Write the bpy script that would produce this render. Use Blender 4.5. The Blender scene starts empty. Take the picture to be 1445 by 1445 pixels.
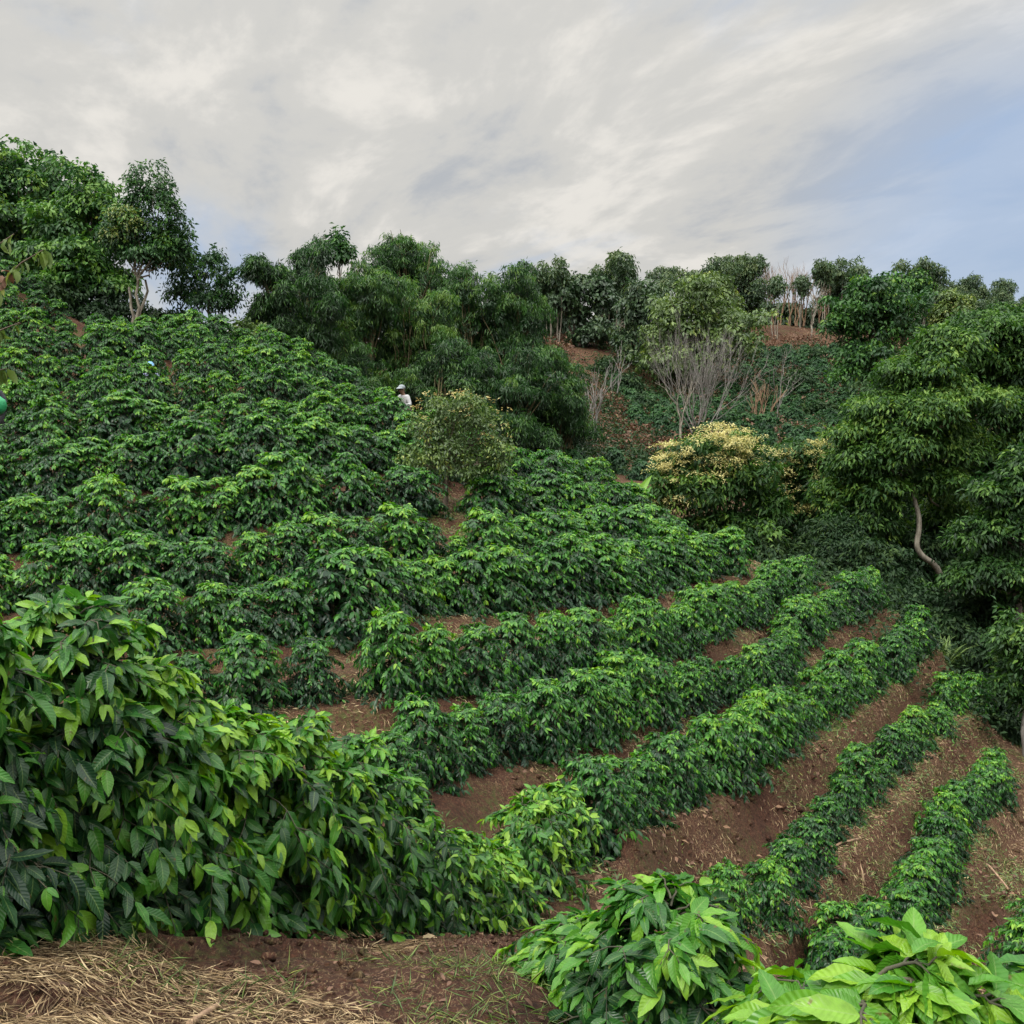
import bpy, math, random
import numpy as np
from mathutils import Vector

R = math.radians
rng = np.random.default_rng(7)
random.seed(7)
sc = bpy.context.scene
col = sc.collection

# ------------------------------------------------------------------ camera
PITCH = R(6.4)
FPX = 1445.0                      # focal length in pixels of the 1445 px frame
cam_d = bpy.data.cameras.new('camera')
cam = bpy.data.objects.new('camera', cam_d)
col.objects.link(cam)
cam_d.sensor_width = 36.0
cam_d.lens = 36.0
cam_d.clip_start = 0.05
cam_d.clip_end = 12000
cam.location = (0, 0, 0)
cam.rotation_euler = (math.pi/2 - PITCH, 0, 0)
sc.camera = cam

# ------------------------------------------------------------------ sky and sun
SUN_EL, SUN_AZ = R(52), R(-140)   # azimuth clockwise from +Y (the view direction)
w = bpy.data.worlds.new('World'); sc.world = w; w.use_nodes = True
nt = w.node_tree; N = nt.nodes; Lk = nt.links
for n in list(N): N.remove(n)
def nd(t, **kw):
    n = N.new(t)
    for k, v in kw.items(): setattr(n, k, v)
    return n
def mth(op, a, b=None, c=None, clamp=False):
    n = nd('ShaderNodeMath', operation=op); n.use_clamp = clamp
    for i, x in enumerate((a, b, c)):
        if x is None: continue
        if isinstance(x, (int, float)): n.inputs[i].default_value = x
        else: Lk.new(x, n.inputs[i])
    return n.outputs[0]
out = nd('ShaderNodeOutputWorld'); bg = nd('ShaderNodeBackground')
bg.inputs['Strength'].default_value = 0.12
Lk.new(bg.outputs[0], out.inputs[0])
sky = nd('ShaderNodeTexSky'); sky.sky_type = 'NISHITA'; sky.sun_disc = False
sky.sun_elevation = SUN_EL; sky.sun_rotation = SUN_AZ
sky.dust_density = 0.6
tc = nd('ShaderNodeTexCoord')
sep = nd('ShaderNodeSeparateXYZ'); Lk.new(tc.outputs['Generated'], sep.inputs[0])
den = mth('ADD', mth('MAXIMUM', sep.outputs[2], 0.0), 0.16)
u = mth('DIVIDE', sep.outputs[0], den); v = mth('DIVIDE', sep.outputs[1], den)
cmb = nd('ShaderNodeCombineXYZ'); Lk.new(u, cmb.inputs[0]); Lk.new(v, cmb.inputs[1])
mp = nd('ShaderNodeMapping'); Lk.new(cmb.outputs[0], mp.inputs[0])
mp.vector_type = 'TEXTURE'
mp.inputs['Rotation'].default_value = (0, 0, R(112)); mp.inputs['Scale'].default_value = (1.7, 0.95, 1)
mp.inputs['Location'].default_value = (3.1, 1.3, 0)
def noise(vec, scale, detail, rough, dist=0.0):
    n = nd('ShaderNodeTexNoise'); n.inputs['Scale'].default_value = scale; n.inputs['Detail'].default_value = detail
    n.inputs['Roughness'].default_value = rough; n.inputs['Distortion'].default_value = dist
    Lk.new(vec, n.inputs['Vector']); return n.outputs['Fac']
n1 = noise(mp.outputs[0], 1.1, 8, 0.56, 0.4)      # where the cloud sheet is thick
n2 = noise(mp.outputs[0], 2.1, 9, 0.58, 0.35)        # grey and pale bands inside it
def ramp(fac, stops, interp='EASE'):
    r = nd('ShaderNodeValToRGB'); cr = r.color_ramp; cr.interpolation = interp
    while len(cr.elements) < len(stops): cr.elements.new(0.5)
    for e, (p, c) in zip(cr.elements, stops): e.position = p; e.color = c if len(c) == 4 else (*c, 1)
    Lk.new(fac, r.inputs[0]); return r.outputs[0]
# clear gap low in the right
gd = nd('ShaderNodeVectorMath', operation='DOT_PRODUCT')
Lk.new(tc.outputs['Generated'], gd.inputs[0]); gv = Vector((0.47, 0.87, 0.075)).normalized(); gd.inputs[1].default_value = gv
gap = ramp(gd.outputs['Value'], [(0.955, (0, 0, 0)), (1.0, (1, 1, 1))])
cov = ramp(n1, [(0.22, (0, 0, 0)), (0.50, (1, 1, 1))])
cov2 = mth('MULTIPLY', cov, mth('SUBTRACT', 1.0, mth('MULTIPLY', gap, 0.8)))
cov3 = mth('MAXIMUM', cov2, 0.22)
n3 = noise(mp.outputs[0], 6.5, 8, 0.62, 0.3)
n2 = mth('ADD', mth('MULTIPLY', n2, 0.83), mth('MULTIPLY', n3, 0.17))
ccol = ramp(n2, [(0.36, (0.62, 0.65, 0.69)), (0.50, (0.83, 0.82, 0.785)), (0.62, (1.05, 1.015, 0.95))])
# sky above the frame boosted beyond overcast brightness, added to top-light the foliage
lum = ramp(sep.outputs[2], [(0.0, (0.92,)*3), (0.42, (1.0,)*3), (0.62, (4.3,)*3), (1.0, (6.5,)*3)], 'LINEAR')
def mixc(a, b, fac, mode='MIX'):
    m = nd('ShaderNodeMix', data_type='RGBA', blend_type=mode)
    for s, x in ((m.inputs[0], fac), (m.inputs[6], a), (m.inputs[7], b)):
        if isinstance(x, (int, float)): s.default_value = x
        elif isinstance(x, tuple): s.default_value = (*x, 1)
        else: Lk.new(x, s)
    return m.outputs[2]
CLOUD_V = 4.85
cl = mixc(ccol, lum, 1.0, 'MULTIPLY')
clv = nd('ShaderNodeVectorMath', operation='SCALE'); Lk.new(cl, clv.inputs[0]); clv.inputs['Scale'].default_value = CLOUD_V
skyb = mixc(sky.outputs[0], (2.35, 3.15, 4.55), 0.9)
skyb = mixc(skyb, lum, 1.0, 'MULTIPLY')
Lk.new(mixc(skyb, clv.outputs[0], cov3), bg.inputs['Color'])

sun_d = bpy.data.lights.new('sun', 'SUN'); sun_d.energy = 2.2; sun_d.angle = R(11); sun_d.color = (1, 0.95, 0.86)
sun = bpy.data.objects.new('sun', sun_d); col.objects.link(sun)
sdir = Vector((math.sin(SUN_AZ)*math.cos(SUN_EL), math.cos(SUN_AZ)*math.cos(SUN_EL), math.sin(SUN_EL)))
sun.rotation_euler = sdir.to_track_quat('Z', 'Y').to_euler()
sc.view_settings.view_transform = 'Standard'; sc.view_settings.look = 'None'
sc.view_settings.exposure = 0.47; sc.view_settings.gamma = 1.0
sc.render.engine = 'CYCLES'
sc.cycles.max_bounces = 5; sc.cycles.diffuse_bounces = 2; sc.cycles.glossy_bounces = 2; sc.cycles.transmission_bounces = 3
sc.cycles.use_denoising = True

# ------------------------------------------------------------------ small maths
def pt(px, py, d):
    """point at forward distance d seen at pixel (px, py) of the 1445 px photograph"""
    x = (px-722.5)/FPX; y = (722.5-py)/FPX
    Y = math.cos(PITCH) + y*math.sin(PITCH); Z = -math.sin(PITCH) + y*math.cos(PITCH)
    k = d/Y
    return np.array((x*k, d, Z*k))
def proj(p):
    p = np.atleast_2d(p)
    f = p[:, 1]*math.cos(PITCH) - p[:, 2]*math.sin(PITCH)
    up = p[:, 1]*math.sin(PITCH) + p[:, 2]*math.cos(PITCH)
    return 722.5 + FPX*p[:, 0]/f, 722.5 - FPX*up/f
def nrm(a):
    return a/np.maximum(np.linalg.norm(a, axis=-1, keepdims=True), 1e-9)
ORD = ['zeroth', 'first', 'second', 'third', 'fourth', 'fifth', 'sixth', 'seventh', 'eighth', 'ninth', 'tenth', 'eleventh', 'twelfth',
       'thirteenth', 'fourteenth', 'fifteenth', 'sixteenth', 'seventeenth', 'eighteenth', 'nineteenth']
TENS = {2: 'twenty', 3: 'thirty', 4: 'forty', 5: 'fifty', 6: 'sixty', 7: 'seventy', 8: 'eighty', 9: 'ninety'}
TENSO = {2: 'twentieth', 3: 'thirtieth', 4: 'fortieth', 5: 'fiftieth', 6: 'sixtieth', 7: 'seventieth', 8: 'eightieth', 9: 'ninetieth'}
def ordw(n):
    if n < 20: return ORD[n]
    return TENSO[n//10] if n % 10 == 0 else TENS[n//10] + '-' + ORD[n % 10]

# ------------------------------------------------------------------ the coffee rows (pixel, pixel, distance of the foot of the row)
ROWS = [
 ('row0', [(830,1195,11.2),(860,1165,12),(950,1138,14),(1025,1093,16),(1077,1070,17.2),(1145,1025,19.5),(1194,991,21.5),(1232,961,23.5),(1277,931,26),(1305,905,28)], 1.12, .92),
 ('row1', [(560,1130,10.4),(610,1110,11.3),(700,1070,12.8),(800,1055,14),(900,1015,16),(1000,990,17.8),(1090,960,20),(1130,905,23.5),(1200,862,27),(1228,850,28.5)], 1.12, .88),
 ('row2', [(255,1016,12.2),(330,1010,12.4),(420,1000,12.7),(505,985,13),(560,983,13.3),(640,975,14),(720,960,15),(830,945,16.6),(938,920,19),(1005,890,21),(1085,852,24.5),(1138,829,27.5)], 1.12, .86),
 ('row3', [(230,918,14.4),(300,915,14.8),(350,915,15.2),(440,897,15.8),(520,888,16.2),(600,868,17.5),(690,862,18.8),(810,850,20.5),(900,842,22.5),(941,821,24.2),(1035,806,26.5)], 1.08, .88),
 ('row4', [(-60,862,16.8),(20,860,17),(150,850,17.2),(300,840,17.4),(400,815,18.2),(500,800,18.8),(600,795,19.8),(700,800,20.8),(800,797,22.4),(860,790,24),(965,780,27)], 1.08, .9),
 ('row5', [(-60,778,19.4),(0,775,19.5),(120,768,19.8),(240,762,20.2),(300,755,20.5),(400,735,21.3),(500,725,22.2),(590,728,23.2),(690,735,24.8),(800,742,27),(900,740,30)], 1.1, .9),
 ('row6', [(-60,706,22),(0,705,22),(150,695,22.3),(250,680,23),(350,668,23.7),(450,662,24.6),(550,670,26),(650,680,28),(760,700,30.5),(850,700,33.5)], 1.1, .92),
 ('row7', [(-60,640,24.5),(0,640,24.5),(100,635,25),(200,628,25.5),(300,622,26.2),(400,618,27),(500,622,28),(570,635,29.3),(700,658,33)], 1.1, .95),
 ('row8', [(-60,598,27),(0,598,27),(100,590,27.4),(200,580,28),(300,575,28.8),(400,575,30),(500,585,31.2),(572,602,32.6)], 1.1, .98),
 ('row9', [(-60,556,29.5),(0,555,29.5),(100,550,30),(200,543,30.5),(300,540,31.2),(400,548,32.2),(520,566,34)], 1.1, 1.0),
 ('row10', [(-60,520,32),(0,520,32),(100,515,32.5),(200,510,33),(300,510,33.8),(400,525,34.8),(470,543,36)], 1.12, 1.05),
 ('row11', [(-60,480,34.6),(0,480,35),(100,485,35.3),(200,488,36),(300,492,36.6),(385,504,37.5)], 1.12, 1.1),
 ('row12', [(-60,432,37),(0,440,37.5),(60,455,38.2),(120,468,39)], 1.15, 1.1),
 ('row13', [(-60,392,38.5),(0,402,39.5),(55,425,40.5)], 1.15, 1.15),
 ('below1', [(1028,1318,11.5),(1070,1285,12.5),(1130,1225,14.5),(1190,1160,16.5),(1255,1105,19),(1290,1058,21.5),(1325,1015,24),(1362,998,26)], 1.02, 1.22),
 ('below2', [(1165,1420,11.2),(1200,1370,12.5),(1285,1320,14),(1330,1230,16.5),(1350,1180,18.5),(1400,1130,21),(1410,1105,22)], 1.05, 1.0),
 ('below3', [(1450,1395,13),(1500,1300,15.5),(1560,1230,18)], 1.05, 1.15),
]
ROWTEXT = {'row0': 'in the long row curving toward the dark trees',
 'below1': 'in the gappy first row below the long curved row',
 'below2': 'in the second row below the long curved row',
 'below3': 'in the corner row at the lower right'}
for k in range(1, 14): ROWTEXT['row%d' % k] = 'in the %s row uphill of the long curved row' % ordw(k)

# ------------------------------------------------------------------ terrain: a smooth surface through surveyed points
CP = []
for nme, pts, h, s in ROWS:
    for p in pts: CP.append(pt(*p))
for p in [(100,1300,4.2),(300,1310,4.7),(480,1315,5.8),(0,1445,3.0),(400,1445,3.3),(600,1320,7.0),(700,1300,8.2),(760,1262,9.5),
          (700,1445,3.7),(600,1400,4.4),(860,1440,4.4),(820,1335,6.0),(900,1250,9.6),(900,1205,11.0),(1000,1190,13.2),
          (1300,1400,12.0),(1400,1240,16.8),(1290,900,31),(1330,930,29),(1400,1010,28),(1440,1060,25),
          (1320,890,34),(1345,830,37),(1000,790,38),(1100,830,33),(1130,800,40),(1180,850,33),(1240,860,33),
          (800,690,46),(860,640,58),(870,600,68),(860,545,80),(870,492,92),(800,480,95),(720,470,98),(1000,600,66),(1090,600,75),(1200,570,85),
          (1110,465,108),(1250,470,118),(1400,480,125),(1000,480,105),(950,700,45),(1050,640,58),(1200,640,60),(1350,620,75),
          (350,522,42),(450,545,45),(550,585,46),(640,625,48),(700,645,48),(800,655,52),(600,500,66),(690,480,75),(480,490,60),(400,480,56),
          (190,482,42),(60,440,44),(300,476,46),(110,455,45),(0,400,46),(-100,380,44)]:
    CP.append(pt(*p))
CP += [np.array(p, float) for p in [
    (0,0.6,-1.72),(-2,1.2,-1.62),(-4,3,-1.6),(-6,0,-1.0),(0.68,3.9,-3.2),(0.65,1.75,-2.5),(1.6,2.2,-3.7),(1.0,0,-2.4),(3,4,-5.0),(2.2,6,-5.0),(5,6,-6.9),(8,3,-8.5),
    (-5,-8,0.2),(4,-8,-3),(12,-6,-9.5),(-14,-4,0.5),(-12,8,-2.2),(-7,10,-2.8),(-4,9,-3.0),(-16,20,-2.2),(-20,30,0.6),(-26,38,4),(12,12,-10),(16,20,-10.5),(22,10,-13),
    (20,30,-9.5),(24,40,-8.0),(32,50,-5),(40,70,0),(60,90,4),(50,120,8),(30,122,8),(10,112,8),(-4,112,6.5),(-10,90,4),(-26,70,-1),(-20,62,1.5),(-22,54,1.5),(-40,60,2.5),
    (-30,100,-4),(0,140,-2),(40,150,-2),(80,140,2),(-60,110,-8),(80,60,0),(70,20,-12),(50,0,-16),(30,-20,-14),(0,-25,2),(-30,-15,5),(-40,20,6),(-55,45,6)]]
CP = np.array(CP)
_c = CP[:, :2]; _n = len(CP)
def _tps(r2): return 0.5*r2*np.log(np.maximum(r2, 1e-9))
_d2 = ((_c[:, None]-_c[None])**2).sum(-1)
_A = np.zeros((_n+3, _n+3)); _A[:_n, :_n] = _tps(_d2) + np.eye(_n)*0.25
_A[:_n, _n] = 1; _A[:_n, _n+1:] = _c; _A[_n, :_n] = 1; _A[_n+1:, :_n] = _c.T
_wt = np.linalg.solve(_A, np.concatenate([CP[:, 2], np.zeros(3)]))
def smooth_h(x, y):
    x = np.asarray(x, float).ravel(); y = np.asarray(y, float).ravel()
    o = np.empty(len(x))
    for i in range(0, len(x), 20000):
        a = x[i:i+20000]; b = y[i:i+20000]
        r2 = (a[:, None]-_c[:, 0])**2 + (b[:, None]-_c[:, 1])**2
        o[i:i+20000] = _tps(r2)@_wt[:_n] + _wt[_n] + a*_wt[_n+1] + b*_wt[_n+2]
    rr = np.hypot(x-5, y-50); t = np.clip((rr-95)/110, 0, 1); t = t*t*(3-2*t)
    far = -22 + 9*np.sin(x*.011+1)*np.cos(y*.009) + 5*np.sin(x*.031+y*.017)
    return o*(1-t) + far*t
# resampled row lines
def resample(P, step):
    seg = np.linalg.norm(np.diff(P, axis=0), axis=1); s = np.concatenate([[0], np.cumsum(seg)])
    q = np.arange(0, s[-1], step)
    return np.stack([np.interp(q, s, P[:, k]) for k in range(2)], 1)
ROWXY = {nme: resample(np.array([pt(*p)[:2] for p in pts]), 0.25) for nme, pts, h, s in ROWS}
NEAR = [(-75,1280,3.5),(30,1290,3.95),(110,1290,4.25),(215,1297,4.55),(330,1300,5.0),(420,1302,5.5),(490,1306,6.0),(560,1312,6.7),(630,1312,7.5),(690,1305,8.3),(745,1275,9.2),(780,1240,10.2)]
ROWXY['near'] = resample(np.array([pt(*p)[:2] for p in NEAR]), 0.2)
_rowpts = np.concatenate(list(ROWXY.values()))
_rowid = np.concatenate([np.full(len(v), 0 if k == 'near' else (2 if k in ('below1', 'below2', 'below3', 'row0') else 1)) for k, v in ROWXY.items()])
def vnoise(x, y, f, seed):
    """smooth value noise"""
    xi = np.floor(x*f).astype(np.int64); yi = np.floor(y*f).astype(np.int64); fx = x*f-xi; fy = y*f-yi
    fx = fx*fx*(3-2*fx); fy = fy*fy*(3-2*fy)
    def h(a, b):
        q = (a*374761393 + b*668265263 + seed*974711) & 0xffffffff
        q = ((q ^ (q >> 13))*1274126177) & 0xffffffff
        return ((q ^ (q >> 16)) & 0xffff)/65535.0
    return (h(xi, yi)*(1-fx)+h(xi+1, yi)*fx)*(1-fy) + (h(xi, yi+1)*(1-fx)+h(xi+1, yi+1)*fx)*fy - .5
def ground_h(x, y):
    x = np.asarray(x, float).ravel(); y = np.asarray(y, float).ravel()
    z = smooth_h(x, y)
    gx = (smooth_h(x+.3, y)-smooth_h(x-.3, y))/.6; gy = (smooth_h(x, y+.3)-smooth_h(x, y-.3))/.6
    near = (y > 1) & (y < 48) & (np.abs(x) < 40)
    idx = np.where(near)[0]
    for i in range(0, len(idx), 8000):
        k = idx[i:i+8000]
        dx = x[k][:, None]-_rowpts[:, 0]; dy = y[k][:, None]-_rowpts[:, 1]
        r2 = dx*dx+dy*dy; j = r2.argmin(1); a = np.arange(len(k)); r = np.sqrt(r2[a, j])
        s = np.sign(-(dx[a, j]*gx[k] + dy[a, j]*gy[k]))*r
        amp = np.array([.35, .8, 1.8])[_rowid[j]]
        z[k] += amp*np.interp(s, [-1.5, -.85, -.5, 0, .5, .78, 1.2, 1.8], [0, .07, -.13, 0, .15, -.08, -.06, 0])
    fade = np.clip(1-np.abs(y)/70, 0.0, 1)
    z += fade*(vnoise(x, y, .9, 1)*.16 + vnoise(x, y, 2.3, 2)*.09 + vnoise(x, y, 5.5, 3)*.04)
    z += np.clip(np.hypot(x, y)/60-.6, 0, 1)*vnoise(x, y, .25, 4)*.8
    return z
def gz(x, y): return float(ground_h([x], [y])[0])

# ------------------------------------------------------------------ materials
def new_mat(name):
    m = bpy.data.materials.new(name); m.use_nodes = True
    t = m.node_tree
    for n in list(t.nodes): t.nodes.remove(n)
    o = t.nodes.new('ShaderNodeOutputMaterial')
    return m, t, o
def rgbramp(t, fac, stops):
    r = t.nodes.new('ShaderNodeValToRGB'); cr = r.color_ramp
    while len(cr.elements) < len(stops): cr.elements.new(.5)
    for e, (p, c) in zip(cr.elements, stops): e.position = p; e.color = (*c, 1)
    t.links.new(fac, r.inputs[0]); return r.outputs[0]
def leaf_mat(name, stops, rough=.42, transl=.22, veins=False, spec=.5):
    """colour by the leaf's age (stored per leaf), a paler midrib, corrugated veins on near leaves"""
    m, t, o = new_mat(name)
    at = t.nodes.new('ShaderNodeAttribute'); at.attribute_name = 'leaf'
    sp = t.nodes.new('ShaderNodeSeparateXYZ'); t.links.new(at.outputs['Vector'], sp.inputs[0])
    oi = t.nodes.new('ShaderNodeObjectInfo')
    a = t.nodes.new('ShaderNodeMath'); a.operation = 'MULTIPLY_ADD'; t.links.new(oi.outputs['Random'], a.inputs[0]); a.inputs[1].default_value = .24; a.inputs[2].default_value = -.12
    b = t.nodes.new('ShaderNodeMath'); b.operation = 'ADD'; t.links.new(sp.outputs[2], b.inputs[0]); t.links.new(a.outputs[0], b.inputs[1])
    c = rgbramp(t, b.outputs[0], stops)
    bsdf = t.nodes.new('ShaderNodeBsdfPrincipled')
    bsdf.inputs['Roughness'].default_value = rough; bsdf.inputs['Specular IOR Level'].default_value = spec
    if veins:
        ab = t.nodes.new('ShaderNodeMath'); ab.operation = 'ABSOLUTE'; t.links.new(sp.outputs[0], ab.inputs[0])
        mid = t.nodes.new('ShaderNodeMapRange'); t.links.new(ab.outputs[0], mid.inputs[0])
        mid.inputs[1].default_value = .03; mid.inputs[2].default_value = .10; mid.inputs[3].default_value = .4; mid.inputs[4].default_value = 0
        # side veins: v - .35|u| repeated
        f = t.nodes.new('ShaderNodeMath'); f.operation = 'MULTIPLY_ADD'; t.links.new(ab.outputs[0], f.inputs[0]); f.inputs[1].default_value = -.16; t.links.new(sp.outputs[1], f.inputs[2])
        g = t.nodes.new('ShaderNodeMath'); g.operation = 'MULTIPLY'; t.links.new(f.outputs[0], g.inputs[0]); g.inputs[1].default_value = 62
        s = t.nodes.new('ShaderNodeMath'); s.operation = 'SINE'; t.links.new(g.outputs[0], s.inputs[0])
        vn = t.nodes.new('ShaderNodeMapRange'); t.links.new(s.outputs[0], vn.inputs[0])
        vn.inputs[1].default_value = .9; vn.inputs[2].default_value = 1.0; vn.inputs[3].default_value = 0; vn.inputs[4].default_value = .10
        mx = t.nodes.new('ShaderNodeMath'); mx.operation = 'MAXIMUM'; t.links.new(mid.outputs[0], mx.inputs[0]); t.links.new(vn.outputs[0], mx.inputs[1])
        mc = t.nodes.new('ShaderNodeMix'); mc.data_type = 'RGBA'; t.links.new(mx.outputs[0], mc.inputs[0]); t.links.new(c, mc.inputs[6])
        mc.inputs[7].default_value = (.20, .30, .09, 1); c = mc.outputs[2]
        # blotchy surface
        gc = t.nodes.new('ShaderNodeNewGeometry')
        nz = t.nodes.new('ShaderNodeTexNoise'); nz.inputs['Scale'].default_value = 45; t.links.new(gc.outputs['Position'], nz.inputs['Vector'])
        hs = t.nodes.new('ShaderNodeHueSaturation'); t.links.new(c, hs.inputs['Color'])
        mr = t.nodes.new('ShaderNodeMapRange'); t.links.new(nz.outputs['Fac'], mr.inputs[0]); mr.inputs[3].default_value = .62; mr.inputs[4].default_value = 1.32
        t.links.new(mr.outputs[0], hs.inputs['Value']); c = hs.outputs[0]
        n2_ = t.nodes.new('ShaderNodeTexNoise'); n2_.inputs['Scale'].default_value = 26; n2_.inputs['Detail'].default_value = 3; t.links.new(gc.outputs['Position'], n2_.inputs['Vector'])
        sk = t.nodes.new('ShaderNodeMapRange'); t.links.new(n2_.outputs['Fac'], sk.inputs[0]); sk.inputs[1].default_value = .68; sk.inputs[2].default_value = .73; sk.inputs[4].default_value = .75
        ms = t.nodes.new('ShaderNodeMix'); ms.data_type = 'RGBA'; t.links.new(sk.outputs[0], ms.inputs[0]); t.links.new(c, ms.inputs[6]); ms.inputs[7].default_value = (.10, .065, .02, 1); c = ms.outputs[2]
        bp = t.nodes.new('ShaderNodeBump'); bp.inputs['Strength'].default_value = .24; bp.inputs['Distance'].default_value = .0025
        t.links.new(s.outputs[0], bp.inputs['Height']); t.links.new(bp.outputs[0], bsdf.inputs['Normal'])
    t.links.new(c, bsdf.inputs['Base Color'])
    tr = t.nodes.new('ShaderNodeBsdfTranslucent'); t.links.new(c, tr.inputs[0])
    hs2 = t.nodes.new('ShaderNodeHueSaturation'); hs2.inputs['Value'].default_value = 1.6; hs2.inputs['Saturation'].default_value = 1.1
    t.links.new(c, hs2.inputs['Color']); t.links.new(hs2.outputs[0], tr.inputs[0])
    mix = t.nodes.new('ShaderNodeMixShader'); mix.inputs[0].default_value = transl
    t.links.new(bsdf.outputs[0], mix.inputs[1]); t.links.new(tr.outputs[0], mix.inputs[2])
    t.links.new(mix.outputs[0], o.inputs[0])
    return m
def bark_mat(name, c1, c2, scale=6):
    m, t, o = new_mat(name)
    g = t.nodes.new('ShaderNodeNewGeometry')
    mp = t.nodes.new('ShaderNodeMapping'); mp.inputs['Scale'].default_value = (1, 1, .25); t.links.new(g.outputs['Position'], mp.inputs[0])
    n = t.nodes.new('ShaderNodeTexNoise'); n.inputs['Scale'].default_value = scale; n.inputs['Detail'].default_value = 6; t.links.new(mp.outputs[0], n.inputs['Vector'])
    c = rgbramp(t, n.outputs['Fac'], [(.32, c1), (.68, c2)])
    b = t.nodes.new('ShaderNodeBsdfPrincipled'); b.inputs['Roughness'].default_value = .85
    t.links.new(c, b.inputs['Base Color'])
    bp = t.nodes.new('ShaderNodeBump'); bp.inputs['Strength'].default_value = .5; bp.inputs['Distance'].default_value = .02
    t.links.new(n.outputs['Fac'], bp.inputs['Height']); t.links.new(bp.outputs[0], b.inputs['Normal'])
    t.links.new(b.outputs[0], o.inputs[0]); return m
def cloth_mat(name, c, rough=.85):
    m, t, o = new_mat(name)
    g = t.nodes.new('ShaderNodeNewGeometry')
    n = t.nodes.new('ShaderNodeTexNoise'); n.inputs['Scale'].default_value = 9; n.inputs['Detail'].default_value = 4; t.links.new(g.outputs['Position'], n.inputs['Vector'])
    cc = rgbramp(t, n.outputs['Fac'], [(.3, tuple(x*.8 for x in c)), (.7, c)])
    b = t.nodes.new('ShaderNodeBsdfPrincipled'); b.inputs['Roughness'].default_value = rough
    t.links.new(cc, b.inputs['Base Color'])
    bp = t.nodes.new('ShaderNodeBump'); bp.inputs['Strength'].default_value = .6; bp.inputs['Distance'].default_value = .03
    t.links.new(n.outputs['Fac'], bp.inputs['Height']); t.links.new(bp.outputs[0], b.inputs['Normal'])
    t.links.new(b.outputs[0], o.inputs[0]); return m

COFFEE = [(0.0, (.007, .028, .013)), (.35, (.014, .058, .014)), (.58, (.032, .130, .016)), (.8, (.080, .225, .020)), (1.0, (.175, .32, .026))]  # mature to young leaf tones, contrast widened to paint dark gaps and lit tops
M = {}
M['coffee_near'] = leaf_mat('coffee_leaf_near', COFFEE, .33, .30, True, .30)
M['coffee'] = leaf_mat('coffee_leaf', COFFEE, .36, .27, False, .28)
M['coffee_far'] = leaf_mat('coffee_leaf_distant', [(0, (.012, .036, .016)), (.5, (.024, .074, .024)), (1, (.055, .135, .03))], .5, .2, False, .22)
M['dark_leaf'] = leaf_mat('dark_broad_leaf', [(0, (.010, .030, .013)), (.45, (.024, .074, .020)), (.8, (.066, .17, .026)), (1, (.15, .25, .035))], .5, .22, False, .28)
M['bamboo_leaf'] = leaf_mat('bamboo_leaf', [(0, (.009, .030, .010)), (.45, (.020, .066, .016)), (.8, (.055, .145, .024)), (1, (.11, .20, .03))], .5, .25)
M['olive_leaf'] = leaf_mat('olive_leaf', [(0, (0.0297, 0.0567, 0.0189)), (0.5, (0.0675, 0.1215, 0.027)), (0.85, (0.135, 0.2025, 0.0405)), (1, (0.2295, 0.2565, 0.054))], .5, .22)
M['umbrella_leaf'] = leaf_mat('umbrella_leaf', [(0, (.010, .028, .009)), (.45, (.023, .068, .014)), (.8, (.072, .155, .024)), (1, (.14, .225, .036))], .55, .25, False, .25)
M['ridge_leaf'] = leaf_mat('ridge_leaf', [(0, (0.02, 0.0425, 0.02)), (0.5, (0.035, 0.0775, 0.025)), (1, (0.0875, 0.125, 0.0312))], .55, .2)
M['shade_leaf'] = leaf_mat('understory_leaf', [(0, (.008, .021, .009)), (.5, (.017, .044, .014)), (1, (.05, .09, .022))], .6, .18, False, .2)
M['blossom'] = leaf_mat('cream_blossom', [(0, (.12, .16, .04)), (.5, (.36, .34, .12)), (1, (.56, .51, .23))], .7, .25)
M['bud'] = leaf_mat('orange_bud', [(0, (.26, .16, .08)), (.5, (.36, .28, .12)), (1, (.42, .38, .16))], .7, .25)
M['dead_leaf'] = leaf_mat('withered_leaf', [(0, (.07, .035, .02)), (.6, (.14, .075, .045)), (1, (.22, .13, .07))], .8, .15)
M['straw'] = leaf_mat('straw', [(0, (.09, .056, .03)), (.5, (.28, .195, .10)), (1, (.48, .38, .22))], .8, .1)
M['grass'] = leaf_mat('grass_blade', [(0, (.04, .075, .015)), (.6, (.09, .15, .03)), (1, (.22, .24, .06))], .6, .25)
M['bark'] = bark_mat('brown_bark', (.05, .036, .025), (.15, .115, .085))
M['pale_bark'] = bark_mat('pale_bark', (.11, .095, .07), (.34, .31, .25), 9)
M['grey_bark'] = bark_mat('bleached_bark', (.11, .10, .09), (.25, .235, .215))
M['culm'] = bark_mat('bamboo_culm', (.08, .07, .03), (.17, .145, .07))
M['coffee_bark'] = bark_mat('coffee_bark', (.025, .026, .014), (.06, .055, .03), 20)
M['wood'] = bark_mat('dry_wood', (.13, .075, .045), (.30, .20, .12), 14)

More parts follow.
